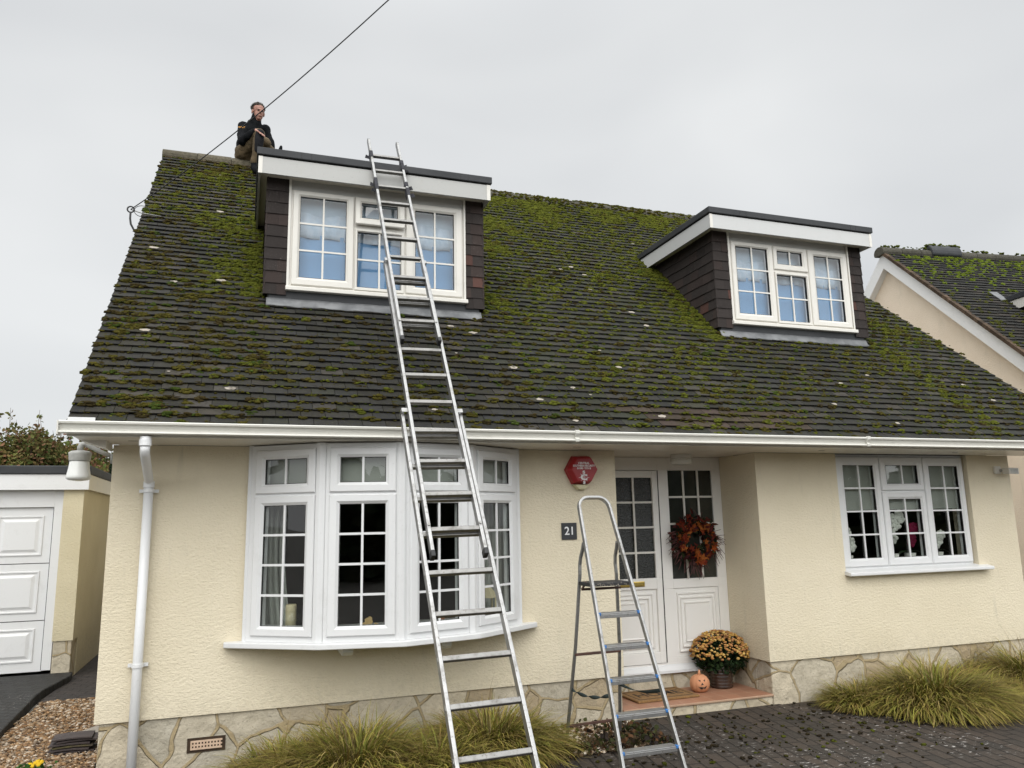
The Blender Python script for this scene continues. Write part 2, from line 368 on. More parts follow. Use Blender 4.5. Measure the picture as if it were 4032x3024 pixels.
def build_each(name, mb, mat, parent=None, **kw):
    """one object per separate piece of the mesh"""
    par = list(range(len(mb.v)))
    def root(i):
        while par[i] != i: par[i] = par[par[i]]; i = par[i]
        return i
    for f in mb.f:
        for i in f[1:]: par[root(i)] = root(f[0])
    gr = {}
    for f in mb.f: gr.setdefault(root(f[0]), []).append(f)
    for fs in gr.values():
        ids = sorted({i for f in fs for i in f}); ix = {j: k for k, j in enumerate(ids)}; m = MB(); m.v = [mb.v[j] for j in ids]; m.f = [tuple(ix[j] for j in f) for f in fs]
        build(name, m, mat, parent, **kw)
def tag(o, label=None, cat=None, group=None, kind=None):
    if label: o['label'] = label
    if cat: o['category'] = cat
    if group: o['group'] = group
    if kind: o['kind'] = kind
    return o
def thing(name, loc, label, cat, group=None):
    o = bpy.data.objects.new(name, None); o.empty_display_size = .2; COL.objects.link(o); o.location = loc; return tag(o, label, cat, group)
def ico(sub):
    import bmesh
    b = bmesh.new(); bmesh.ops.create_icosphere(b, subdivisions=sub, radius=1); b.verts.ensure_lookup_table()
    V = np.array([v.co[:] for v in b.verts]); F = np.array([[v.index for v in f.verts] for f in b.faces]); b.free(); return V, F
ICO0, ICO1, ICO2 = ico(1), ico(2), ico(3)
def lumps(name, P, Rad, N, mat, parent, colr, base=ICO1, protos=10, rough=.35, squash=.6, along=False):
    """many bumpy lumps at P (n,3) with radii Rad, flattened along unit normal N"""
    bv, bf = base; n = len(P); k = len(bv)
    pv = np.stack([bv*(1+rough*(nr.random((k, 1))-.5)*2*np.ones((1, 3))) for _ in range(protos)])
    idx = nr.integers(0, protos, n); V = pv[idx].copy()
    ang = nr.normal(0, .25, n) if along else nr.random(n)*6.283; c, s = np.cos(ang)[:, None], np.sin(ang)[:, None]
    x, y = V[..., 0]*c-V[..., 1]*s, V[..., 0]*s+V[..., 1]*c
    sx = (1+.5*(nr.random(n)-.3)+(.35 if along else 0))[:, None]
    Nn = np.broadcast_to(np.asarray(N, float), (n, 3)); ref = np.where(np.abs(Nn[:, :1]) < .9, np.array([[1., 0, 0]]), np.array([[0, 1., 0]]))
    A = np.cross(Nn, ref); A /= np.linalg.norm(A, axis=1)[:, None]; B = np.cross(Nn, A)
    V = (A[:, None]*(x/sx)[..., None]+B[:, None]*(y*sx)[..., None]+Nn[:, None]*(V[..., 2]*squash)[..., None])*Rad[:, None, None]+P[:, None]
    F = (bf[None]+(np.arange(n)*k)[:, None, None]).reshape(-1, 3)
    C = np.repeat(colr, k, axis=0)
    return mesh_np(name, V.reshape(-1, 3), F, mat, parent, True, C)
def leaves(name, P, size, mat, parent, colr, aspect=.5, up=None, bend=.25):
    """leaf shaped blades: 6 vertices, 4 faces (as quads/tris -> quads), random orientation"""
    n = len(P); d = nr.normal(size=(n, 3)) if up is None else nr.normal(size=(n, 3))*.8+up
    d /= np.linalg.norm(d, axis=1)[:, None]; q = nr.normal(size=(n, 3)); a = np.cross(d, q); a /= np.linalg.norm(a, axis=1)[:, None]; m = np.cross(a, d)
    t = np.array([0, .35, .35, .75, .75, 1.]); w = np.array([0, -.5, .5, -.36, .36, 0])*aspect; z = np.array([0, .5, .5, .55, .55, .1])*bend
    V = P[:, None]+size[:, None, None]*(d[:, None]*t[None, :, None]+a[:, None]*w[None, :, None]+m[:, None]*z[None, :, None])
    f = np.array([[0, 1, 2], [1, 3, 2], [2, 3, 4], [3, 5, 4]]); F = (f[None]+(np.arange(n)*6)[:, None, None]).reshape(-1, 3)
    return mesh_np(name, V.reshape(-1, 3), F, mat, parent, False, np.repeat(colr, 6, axis=0))
def pick(cols, n, jit=.2):
    c = np.array(cols)[nr.integers(0, len(cols), n)]; return c*(1+jit*(nr.random((n, 1))*2-1))
def text(name, body, size, mat, parent, M4, extrude=.0008, align='CENTER', font_scale=(1, 1), heavy=.012):
    cu = bpy.data.curves.new(name, 'FONT'); cu.body = body; cu.size = size; cu.align_x = align; cu.align_y = 'CENTER'; cu.extrude = extrude; cu.offset = size*heavy
    t = bpy.data.objects.new(name, cu); COL.objects.link(t); bpy.context.view_layer.update()
    me = bpy.data.meshes.new_from_object(t.evaluated_get(bpy.context.evaluated_depsgraph_get())); bpy.data.objects.remove(t)
    L = root_loc(parent); me.transform(Matrix.Diagonal((font_scale[0], font_scale[1], 1, 1))); me.transform(M4); me.transform(Matrix.Translation(-Vector(L))); me.materials.clear(); me.materials.append(mat); me.name = name
    return link(name, me, parent)
FRONT = lambda x, y, z: Matrix.Translation((x, y, z)) @ Matrix.Rotation(R(90), 4, 'X')

GZ = -.37                                   # ground level (0 = bottom edge of the render)
# ------------------------------------------------------------------ ground
def sheet(name, poly, z, mat, thick=.02, bevel=0):
    m = MB().prism(poly, z-thick, z, lambda u, v, w: (u, v, w)); return tag(build(name, m, mat, None, bevel=bevel), kind='structure')
sheet('ground', [(-900, -900), (900, -900), (900, 900), (-900, 900)], GZ-.02, M['ground'], .5)
sheet('driveway', [(3.0, -7), (14, -7), (14, -1.6), (11, -.62), (7.4, -.9), (6.1, -.75), (5.68, -.03), (4.16, -.03), (4.12, -.35), (3.98, -.74), (3.0, -.86), (1.2, -1.2), (-.4, -1.6), (-.4, -7)], GZ+.004, M['paver'], .02)
def left_ground():
    e = [(-.90, 4.36), (-.88, 4.1), (-.93, 3.7), (-.985, 3.3), (-.985, 2.95), (-.965, 2.6), (-.94, 2.1), (-.915, 1.6), (-.87, 1.0), (-.80, .2), (-.7, -.8)]
    sheet('garage_drive', e+[(-6, -.8), (-6, 4.36)], GZ+.075, M['paver_left'], .30, bevel=.012)
    sheet('path', [(-.96, 2.98), (-.05, 2.93), (-.05, 9), (-.92, 9), (-.92, 4.0)], GZ+.006, M['paver_path'], .02)
left_ground()
sheet('planting_bed', [(-.04, -.02), (-.04, -1.55), (1.2, -1.15), (2.98, -.84), (3.96, -.72), (4.09, -.35), (4.10, -.02)], GZ-.006, M['soil'], .02)
sheet('right_bed', [(5.72, -.02), (6.14, -.72), (7.4, -.87), (11, -.6), (11, -.02)], GZ-.006, M['soil'], .02)

def gravel(name, n, sampler, label, cols, r0=.008, r1=.017, lift=.006):
    P = np.array([sampler() for _ in range(n)]); P = np.c_[P, np.full(n, GZ+lift)+nr.random(n)*.014]
    rad = r0+(r1-r0)*nr.random(n)**1.6
    o = lumps(name, P, rad, (0, 0, 1), M['stones'], None, pick(cols, n, .3), ICO0, 12, .45, .62)
    return tag(o, label, 'gravel', kind='stuff')
TAN = [(.28, .18, .095), (.20, .12, .06), (.36, .26, .165), (.14, .085, .045), (.24, .185, .13), (.44, .37, .29), (.10, .065, .04), (.22, .125, .06)]
def s_left():
    while True:
        x, y = rnd.uniform(-1.0, -.02), rnd.uniform(-.5, 2.96)
        if x > -.90+.02*math.sin(3*y)-.03*(y > 2): return x, y
gravel('gravel_bed', 11000, s_left, 'tan gravel strip between house corner and dark garage drive', TAN, .008, .019)
def s_mid():
    while True:
        x, y = rnd.uniform(2.7, 4.1), rnd.uniform(-.80, -.02)
        if x < 4.08-.14*max(0, -y-.3)/.4 and rnd.random() < (1.0 if y > -.5 else .55): return x, y
gravel('gravel_bed', 4200, s_mid, 'pale stony gravel patch under the stepladder beside the doorstep', [(.52, .44, .34), (.38, .28, .18), (.62, .55, .46), (.25, .17, .10), (.14, .09, .055), (.10, .065, .04)], .007, .018)
def litter():
    n = 1900; P = []
    while len(P) < n:
        x, y = rnd.uniform(2.6, 4.12), rnd.uniform(-.84, -.03)
        d = (x-4.0)**2/.09+(y+.5)**2/.06; d2 = (x-3.05)**2/.05+(y+.12)**2/.02
        if rnd.random() < .10+.9*math.exp(-d)+.8*math.exp(-d2)+.5*(y < -.55): P.append((x, y, GZ+.012+rnd.random()*.05))
    o = leaves('fallen_leaves', np.array(P), .022+.03*nr.random(n), M['leaf'], None, pick([(.05, .035, .02), (.09, .06, .03), (.035, .04, .012), (.13, .065, .03), (.06, .065, .02), (.03, .022, .018)], n), .8)
    tag(o, 'brown dead leaves heaped on the gravel under the stepladder', 'leaf litter', kind='stuff')
litter()
def debris():
    n = 430; P = []
    while len(P) < n:
        x, y = rnd.uniform(2.9, 8), rnd.uniform(-1.9, -.04)
        w = math.exp(-((x-5.2)**2)/1.3)*(.35+.65*math.exp(-((y+.7)**2)/.3))+.5*math.exp(-((x-3.7)**2)/.5)*(y < -.8)
        if rnd.random() < w and not (x < 4.05 and y > -.86): P.append((x, y, GZ+.010))
    P = np.array(P); rad = .005+.014*nr.random(n)**2.2
    c = pick([(.034, .023, .013), (.042, .030, .016), (.024, .017, .011), (.085, .095, .012), (.05, .046, .012)], n, .3)
    tag(lumps('fallen_moss', P, rad, (0, 0, 1), M['moss'], None, c, ICO1, 12, .6, .6), 'clumps of dark moss scattered over the driveway bricks', 'moss', kind='stuff')
debris()

# ------------------------------------------------------------------ HOUSE
PT = R(43.09); TP, CP, SP = math.tan(PT), math.cos(PT), math.sin(PT)
EY, EZ, SL = -.585, 2.072-.025*TP, 5.90     # eaves line of the tiled surface, slope length
def RP(x, s, h=0): return np.array([x, EY+s*CP-h*SP, EZ+s*SP+h*CP])
NRM = np.array([0, -SP, CP])
SOF = 1.96
house = thing('house', (4.4, 0, GZ), 'cream rendered house with mossy tiled roof, two dormers and a bow window', 'house')
ID = lambda x, z, y: (x, y, z)
# walls
wm = MB()
wm.grid([0, .955, 3.165, 4.12], [0, .46, SOF-.002], [(.955, 3.165, .46, 3)], 0, .25, ID)
wm.grid([5.64, 6.615, 8.385, 9.0], [0, .76, SOF-.002], [(6.615, 8.385, .76, 3)], 0, .25, ID)
wm.box(5.64, 5.86, .251, .72, 0, SOF-.002); wm.box(3.90, 4.12, .251, .72, 0, SOF-.002)
wm.box(3.9, 5.9, .721, .80, SOF-.3, SOF+.3)
for x0 in (0, 8.75):
    wm.prism([(.251, -.02), (7.4, -.02), (7.4, 2.0), (3.73, 5.75), (.251, 2.0)], x0, x0+.25, lambda u, v, w: (w, u, v))
wm.box(.251, 8.749, 7.15, 7.4, -.02, 2.0)
build('wall', wm, M['render'], house)
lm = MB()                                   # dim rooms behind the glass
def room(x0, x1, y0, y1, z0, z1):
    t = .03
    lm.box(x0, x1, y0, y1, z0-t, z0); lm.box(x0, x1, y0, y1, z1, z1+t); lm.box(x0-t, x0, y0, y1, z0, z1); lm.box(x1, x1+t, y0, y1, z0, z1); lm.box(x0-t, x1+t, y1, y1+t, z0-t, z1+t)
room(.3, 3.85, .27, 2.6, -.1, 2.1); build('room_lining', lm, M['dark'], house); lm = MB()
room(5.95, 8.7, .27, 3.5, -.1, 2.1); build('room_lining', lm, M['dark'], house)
pm = MB()
pm.box(.03, 4.105, .018, .24, -.85, -.001); pm.box(5.66, 8.98, .018, .24, -.85, -.001)
pm.box(5.66, 5.85, .241, .70, -.85, -.001)
pm.box(4.10, 5.659, .60, .70, -.85, -.135)
build('plinth', pm, M['stone'], house, bevel=.01)
sm = MB().box(4.107, 5.658, .0, .599, -.306, -.284)
st = build('doorstep', MB().box(4.107, 5.645, .012, .599, -.6, -.307), M['stone'], house)
build('step_tiles', sm, M['quarry'], st, bevel=.006)
ab = MB()
ab.grid(list(np.linspace(.635, .85, 21)), [-.236, -.224, -.210, -.200, -.186, -.174], [(np.linspace(.635, .85, 21)[i], np.linspace(.635, .85, 21)[i+1], a, b) for i in range(1, 20, 2) for a, b in ((-.224, -.210), (-.200, -.186))], .004, .03, ID)
a_ = build('air_brick', ab, noisy('buff_brick', (.60, .44, .32), (.52, .37, .26), 20, .85), house); build('dark_backing', MB().box(.612, .872, .012, .016, -.256, -.156), M['coir_dark'], a_)  # thin dark sheet painting the shade in the holes and around the brick
# soffit, fascia, gutter
so = MB().box(-.17, 9.25, -.56, -.002, SOF, SOF+.012).box(4.122, 5.638, 0, .72, SOF, SOF+.012)
soffit = build('soffit', so, M['soffit'], house)
vm_ = MB()
for x in (.17, 2.05, 3.62, 6.2, 7.9): vm_.box(x-.035, x+.035, -.30, -.285, SOF-.0015, SOF-.0005)
build_each('vent_slot', vm_, M['black'], soffit)
bx = MB().prism([(-.17, SOF+.002), (-.004, SOF-.055), (-.004, SOF+.03), (-.17, SOF+.03)], -.30, -.02, lambda u, v, w: (u, w, v))
build('box_end', bx, M['upvc_old'], house)
build('fascia', MB().box(-.20, 9.3, -.575, -.561, SOF-.003, 2.05), M['upvc_old'], house)
gp = [(-.578, 2.045), (-.578, 1.972), (-.640, 1.968), (-.662, 1.969), (-.668, 1.975), (-.664, 1.982), (-.646, 1.987), (-.640, 1.995), (-.648, 2.010), (-.654, 2.030), (-.672, 2.033), (-.675, 2.045), (-.665, 2.052), (-.652, 2.050), (-.648, 2.030), (-.640, 1.975), (-.59, 1.972), (-.586, 2.045)]
gut = build('gutter', MB().prism(gp, -.235, 9.4, lambda u, v, w: (w, u, v)), M['gutter'], house)
gb = MB()
for x in (3.46, 6.42): gb.prism([(-.58, 2.05), (-.58, 1.966), (-.672, 1.963), (-.676, 1.985), (-.660, 2.0), (-.682, 2.03), (-.682, 2.057), (-.66, 2.06), (-.64, 1.99), (-.59, 1.98)], x-.018, x+.018, lambda u, v, w: (w, u, v))
build_each('union_clip', gb, M['gutter'], gut, bevel=.003)
build('end_cap', MB().prism([(-.58, 2.05), (-.58, 1.958), (-.645, 1.950), (-.668, 1.96), (-.672, 2.05)], -.245, -.236, lambda u, v, w: (w, u, v)), M['upvc_old'], gut)
# downpipe
dp = MB(); X = .262
dp.tube([(X+.02, -.615, 1.956), (X+.02, -.615, 1.89)], .036, 16)
dp.tube([(X+.02, -.615, 1.895), (X+.02, -.612, 1.868), (X+.018, -.585, 1.845), (X, -.10, 1.70), (X, -.068, 1.68), (X, -.06, 1.64)], .032, 16)
dp.tube([(X, -.06, 1.655), (X, -.06, -.8)], .0335, 16)
dpo = build('downpipe', dp, M['upvc'], house, True)
for z in (1.615, .385): build('pipe_clip', MB().lathe([(.040, -.012), (.040, .012)], (X, -.06, z), 16).box(X-.066, X+.066, -.035, -.012, z-.012, z+.012), M['upvc'], dpo)
build('pipe_socket', MB().lathe([(.040, -.02), (.040, .02)], (X+.02, -.615, 1.915), 16), M['upvc'], dpo); build('pipe_socket', MB().lathe([(.039, -.025), (.039, .02)], (X, -.06, 1.665), 16), M['upvc'], dpo)

# ---- window parts in local (u, v, w) coordinates: u along, v up, w outward
SASH = [(0, 0), (0, .012), (.10, .020), (.60, .020), (.70, .020), (1, .004), (1, -.03)]
def bars_mesh(G, cols, zs, t, fn):
    m = MB(); u0, u1, v0, v1 = G
    for i in range(1, cols):
        u = u0+(u1-u0)*i/cols; m.box(u-t/2, u+t/2, v0, v1, -.006, .0065, fn)
    for v in zs: m.box(u0, u1, v-t/2, v+t/2, -.006, .005, fn)
    return m
def window(parent, outer, cells, fn, mat, glass, depth=.06, bar=.017, names=('window_frame', 'sash', 'glazing_bars', 'pane')):
    """cells: (sash outer, glass rect, columns, bar heights, open fn or None)"""
    holes = [c[1] for c in cells]
    us = sorted(set([outer[0], outer[1]]+[x for h in holes for x in h[:2]])); vs = sorted(set([outer[2], outer[3]]+[x for h in holes for x in h[2:]]))
    fr = build(names[0], MB().grid(us, vs, holes, -depth, 0, fn), mat, parent)
    sub = parent if parent.parent is not None else fr     # panes hang off the frame when the frame is itself a part
    for O, G, cols, zs, fo in cells:
        f2 = fo or fn
        build(names[1], MB().ring(O, G, SASH, f2), mat, sub)
        if cols > 1 or zs: build(names[2], bars_mesh(G, cols, zs, bar, f2), mat, sub)
        g = .002
        build(names[3], MB().box(G[0]-g, G[1]+g, G[2]-g, G[3]+g, -.014, -.010, f2), glass, sub)
        build('gasket', MB().ring(G, (G[0]+.004, G[1]-.004, G[2]+.004, G[3]-.004), [(0, .0045), (1, .0035), (1, -.009)], f2), M['black'], sub)
    return fr
def rows(G, n): return [G[2]+(G[3]-G[2])*i/n for i in range(1, n)]

# kitchen window
KY = .055
fk = lambda u, v, w: (u, KY-w, v)
def kx(x): return .93+(x-.93)*1.004
GL = [(kx(6.72), kx(7.108), .903, 1.846), (kx(7.277), kx(7.70), 1.655, 1.848), (kx(7.277), kx(7.70), .90, 1.495), (kx(7.862), kx(8.262), .898, 1.842)]
lb = rows(GL[0], 4)
window(house, (6.617, 8.37, .80, 1.957), [
    ((6.63, 7.205, .822, 1.935), GL[0], 2, lb, None), ((7.215, 7.79, 1.585, 1.935), GL[1], 2, [], None),
    ((7.215, 7.79, .822, 1.572), GL[2], 2, lb[:2], None), ((7.80, 8.36, .822, 1.935), GL[3], 2, rows(GL[3], 4), None)], fk, M['upvc'], M['glass'])
ks = MB().prism([(.06, .80), (.06, .762), (-.075, .742), (-.085, .748), (-.085, .772), (-.075, .778), (.05, .802)], 6.60, 8.50, lambda u, v, w: (w, u, v))
build('window_sill', ks, M['upvc'], house, bevel=.003)

# bow window
BV = [np.array(a) for a in ((.955, -.06), (1.478, -.42), (2.055, -.55), (2.632, -.42), (3.165, -.07))]
bow = build('bow_window', MB().box(.956, 3.164, .0, .06, SOF-.055, SOF-.003).box(.957, .99, -.07, .0, .50, SOF-.003).box(3.13, 3.163, -.08, .0, .50, SOF-.003), M['upvc'], house)
def facet(i):
    a, b = BV[i], BV[i+1]; L = np.linalg.norm(b-a); u = (b-a)/L; n = np.array([u[1], -u[0]])
    return L, lambda s, z, w: (*(a+u*s+n*w), z)
GB = [(.153, .506), (.133, .471), (.143, .476), (.152, .482)]
for i in range(4):
    L, fn = facet(i); g0, g1 = GB[i]; lo, hi = (g0, g1, .616, 1.493), (g0, g1, 1.653, 1.842)
    o0, o1 = g0-.078, g1+.078
    window(bow, (.03, L-.03, .503, SOF-.01), [((o0, o1, .545, 1.565), lo, 2, rows(lo, 4), None), ((o0, o1, 1.582, 1.915), hi, 2, [], None)], fn, M['upvc'], M['glass'], names=('facet_frame', 'sash', 'glazing_bars', 'pane'))
po = MB()
for k, p in enumerate(BV):
    if k in (0, 4): po.box(p[0]-.03 if k == 4 else p[0]-.0, p[0]+.0 if k == 4 else p[0]+.03, p[1]-.006, p[1]+.05, .502, SOF-.006)
    else:
        d = np.array([0, -1.]); po.prism([(p[0]-.045, p[1]+.012), (p[0]-.02, p[1]-.010), (p[0]+.02, p[1]-.010), (p[0]+.045, p[1]+.012), (p[0]+.03, p[1]+.06), (p[0]-.03, p[1]+.06)], .502, SOF-.006, lambda u, v, w: (u, v, w))
build_each('corner_post', po, M['upvc'], bow, bevel=.003)
sp_ = [(.829, .0), (.829, -.055), (1.470, -.475), (2.080, -.605), (2.690, -.465), (3.31, -.045), (3.31, .0)]
build('window_sill', MB().prism(sp_, .462, .502, lambda u, v, w: (u, v, w)), M['upvc'], bow, bevel=.006)
br = MB()
for x in (1.70, 2.45): br.prism([(-.34, .461), (-.34, .41), (-.30, .385), (-.0, .385), (.0, .461)], x-.04, x+.04, lambda u, v, w: (w, u, v))
build_each('sill_bracket', br, M['upvc'], bow, bevel=.004)

# door recess
DY = .60
fd = lambda u, v, w: (u, DY-w, v)
us = [4.06, 4.075, 4.885, 4.905, 5.0, 5.535, 5.637]
frm = build('door_frame', MB().grid([4.05, 4.075, 4.888, 5.012, 5.53, 5.637], [-.134, -.045, .0, .655, .745, 1.827, SOF-.003], [(4.075, 4.888, -.045, 1.827), (5.012, 5.53, .0, .655), (5.012, 5.53, .745, 1.827)], -.07, 0, fd), M['door'], house, bevel=.002)
build('threshold', MB().prism([(DY+.06, -.135), (DY-.035, -.135), (DY-.035, -.11), (DY-.008, -.075), (DY-.002, -.06)], 4.05, 5.637, lambda u, v, w: (w, u, v)), M['upvc'], frm)
def pane_set(parent, G, cols, nrow, mat):
    build('glazing_bars', bars_mesh(G, cols, rows(G, nrow), .02, fd), M['upvc_old'], parent); build('pane', MB().box(*G, -.022, -.016, fd), mat, parent)
SG = (5.014, 5.528, .747, 1.825)
pane_set(frm, SG, 3, 4, M['darkglass'])
def raised(parent, r):
    p = MB().ring(r, (r[0]+.03, r[1]-.03, r[2]+.03, r[3]-.03), [(0, -.03), (.05, -.012), (1, -.012)], fd)
    x0, x1, y0, y1 = r; cx, cy = (x0+x1)/2, (y0+y1)/2
    def sc(k): return (cx+(x0-cx)*k, cx+(x1-cx)*k, cy+(y0-cy)*k, cy+(y1-cy)*k)
    p.ring(sc(.88), sc(.52), [(0, -.012), (.06, .004), (.14, .004), (.2, -.010), (.36, -.010), (.42, .006), (.5, .006), (.56, -.010), (.8, -.010), (.88, .008), (1, .002), (1, .002)], fd)
    k = sc(.521); p.box(*k, -.01, .002, fd); p.box(*r, -.034, -.0125, fd)
    return build('door_panel', p, M['door'], parent)
raised(frm, (5.014, 5.528, .002, .653))
GD = (4.18, 4.822, .765, 1.752)
door = build('front_door', MB().grid([4.079, 4.18, 4.822, 4.884], [-.041, .064, .660, .765, 1.752, 1.822], [(4.18, 4.822, .064, .66), GD], -.05, .008, fd), M['door'], house, bevel=.003)
pane_set(door, GD, 3, 4, M['obscure']); raised(door, (4.182, 4.820, .066, .658))
lt = MB().ring((4.40, 4.684, .688, .738), (4.42, 4.664, .700, .727), [(0, .008), (0, .015), (.7, .017), (1, .012)], fd).box(4.42, 4.664, .700, .727, .009, .013, fd)
build('letter_box', lt, M['brass'], door)
build('gasket', MB().ring((4.886, 4.9, -.04, 1.825), (4.886, 4.889, -.04, 1.825), [(0, .001), (1, .001)], fd), M['black'], door)

# ---- roof
def verge_x(s):                             # the right hand verge runs slightly out of square
    y = EY+s*CP; return 9.53-(y-.10)*.245
def in_dormer(x, y, pad=0):
    for dx in (0, 4.86):
        if 1.03+dx-pad < x < 3.13+dx+pad and .80 < y < 2.2+pad*.5: return True
    return False
def tiles(fr, nc, x0f, x1f, gauge, tw, colf, skip=None, len_=.17, th=.009):
    Vs, Cs = [], []
    base = np.array([(a, b, c) for c in (0, 1) for b in (0, 1) for a in (0, 1)], float)
    for c in range(nc):
        s = c*gauge; xa, xb = x0f(s), x1f(s); x = xa-(tw/2 if c % 2 else 0)
        while x < xb:
            l, r = max(x, xa)+.002, min(x+tw, xb)-.002; xx = x; x += tw
            if r-l < .02: continue
            if skip and skip((l+r)/2, s): continue
            b = base.copy(); j = rnd.uniform(-.006, .006); lift = rnd.uniform(0, .004); jl = rnd.uniform(-.004, .004)
            X = l+b[:, 0]*(r-l); ss = s+j+b[:, 1]*len_+jl*(b[:, 0]-.5); h = -.022+b[:, 2]*th+(1-b[:, 1])*.030+lift
            Vs.append(fr(X, ss, h)); Cs.append(np.repeat(np.array([colf((l+r)/2, s)]), 8, axis=0))
    V = np.concatenate(Vs); n = len(Vs)
    f = np.array([(0, 2, 3, 1), (4, 5, 7, 6), (0, 1, 5, 4), (2, 6, 7, 3), (0, 4, 6, 2), (1, 3, 7, 5)])
    F = (f[None]+(np.arange(n)*8)[:, None, None]).reshape(-1, 4); return V, F, np.concatenate(Cs)
def fr_main(X, s, h): return np.stack([X, EY+s*CP-h*SP, EZ+s*SP+h*CP], -1)
def moss_density(x, s):
    y = EY+s*CP; t = s/SL; d, g = .10, .25
    if x < 1.05: d, g = .42+.14*math.sin(3*x+5*s)+.10*math.sin(9*x-4*s), .06+.40*(t > .62)
    elif x < 3.3: d, g = .24 if s < 1.9 else .3, .2
    elif x < 6.0: d, g = .34+.34*max(0, t-.30), .48+.4*t
    else: d, g = .26, .35
    if s < .5: d *= .75
    if s > SL-1.35 and x > 2.6: k = (s-(SL-1.35))/1.35; d = max(d, .2+1.25*k**1.2*(.6+.4*math.sin(5*x)*math.sin(2*x+1))); g = .9
    if s > SL-.55 and x < 1.1: d, g = .45*(s < SL-.16), .15
    e = 1.03-x
    if -.02 < e < .62 and .9 < y < 2.4: d, g = max(d, 1.5*math.exp(-(max(0, e)/(.17+.07*math.sin(7*s)+.05*math.sin(17*s)))**1.3)), .85
    e = 5.89-x
    if -.02 < e < .8 and .70 < y < 2.4: d, g = max(d, 1.6*math.exp(-(max(0, e)/(.26+.08*math.sin(6*s)+.06*math.sin(15*s)))**1.4)), .9
    if 5.45 < x < 5.9 and 0.2 < y <= .75: d, g = max(d, .55*(y-.1)), .7
    e = x-3.15
    if 0 < e < .5 and .85 < y < 2.2: d, g = max(d, .75-1.1*e), .75
    e = x-7.95
    if -.08 < e < .5 and -.6 < y < .9: d, g = max(d, .75*math.exp(-((e-.16-.18*(.8-y))/.16)**2)), .62
    if 8.05 < x and y > .8: d, g = max(d, .45), .6
    if 1.0 < x < 3.1 and .35 < y < .84: d *= .5
    return d, g
def tcol(x, s):
    k = rnd.uniform(.66, 1.36); c = np.array([.022, .022, .0235])*k
    if rnd.random() < .14: c = np.array([.041, .037, .035])*k
    if rnd.random() < .03: c = np.array([.048, .043, .040])*k
    if .08 < s < .38 and 3.9+.5*rnd.random() < x < 6.1-s*1.2+.5*rnd.random()-.3: c = np.array([.050, .034, .029])*rnd.uniform(.6, 1.2)
    d, g = moss_density(x, s); w = min(.62, .12+.55*d)*rnd.random()**.7; c = c*(1-w)+w*(np.array([.046, .052, .012]) if rnd.random() < g else np.array([.044, .036, .015]))
    if x < 1.2 and s > SL-.26: c = np.array([.19, .135, .075])*rnd.uniform(.7, 1.1)
    return c
V, F, Cc = tiles(fr_main, 58, lambda s: -.208, verge_x, .102, .178, tcol, lambda x, s: in_dormer(x, EY+s*CP, -.06))
roof = mesh_np('roof', V, F, M['tile'], house, False, Cc)
dk = MB()                                   # deck under the tiles, back slope
def slab(pts, t=.06): dk.add([np.array(p) for p in pts]+[np.array(p)-np.array([0, 0, t]) for p in pts], [(0, 1, 2, 3), (7, 6, 5, 4), (0, 4, 5, 1), (1, 5, 6, 2), (2, 6, 7, 3), (3, 7, 4, 0)])
a, b, c, d = RP(-.19, .02, -.03), RP(9.5, .02, -.03), RP(8.6, SL, -.03), RP(-.19, SL, -.03)
slab([a, b, c, d]); by = 2*d[1]-EY
slab([d+np.array([0, .002, 0]), c+np.array([0, .002, 0]), (8.6, by, EZ), (-.19, by, EZ)])
build('roof_deck', dk, M['felt'], roof)
bg_ = MB().prism([(-.56, 1.975), (-.56, 2.03), (3.73, 6.03), (3.73, 5.86), (-.35, 1.975)], -.185, -.165, lambda u, v, w: (w, u, v))
build('bargeboard', bg_, M['upvc_old'], house)
rm = MB(); RZ = EZ+SL*SP-.085; RY = EY+SL*CP; x = -.215; rcol = []
while x < 8.6:
    n0 = len(rm.v); L = .42+rnd.uniform(-.01, .01); r = .115+rnd.uniform(-.003, .003); dz = rnd.uniform(-.005, .005)
    pr = [(RY+r*math.cos(t)*1.25, RZ+dz+r*math.sin(t)) for t in np.linspace(R(-25), R(205), 13)]+[(RY-(r-.02)*math.cos(t)*-1.2, RZ+dz+(r-.02)*math.sin(t)) for t in np.linspace(R(205), R(-25), 13)]
    rm.prism(pr, x, x+L-.006, lambda u, v, w: (w, u, v)); c = np.array([.12, .105, .075])*rnd.uniform(.7, 1.1) if x < 2 else np.array([.085, .08, .065])*rnd.uniform(.8, 1.1)
    rcol += [tuple(c)]*(len(rm.v)-n0); x += L
build('ridge_tiles', rm, M['tile'], roof, col=rcol)

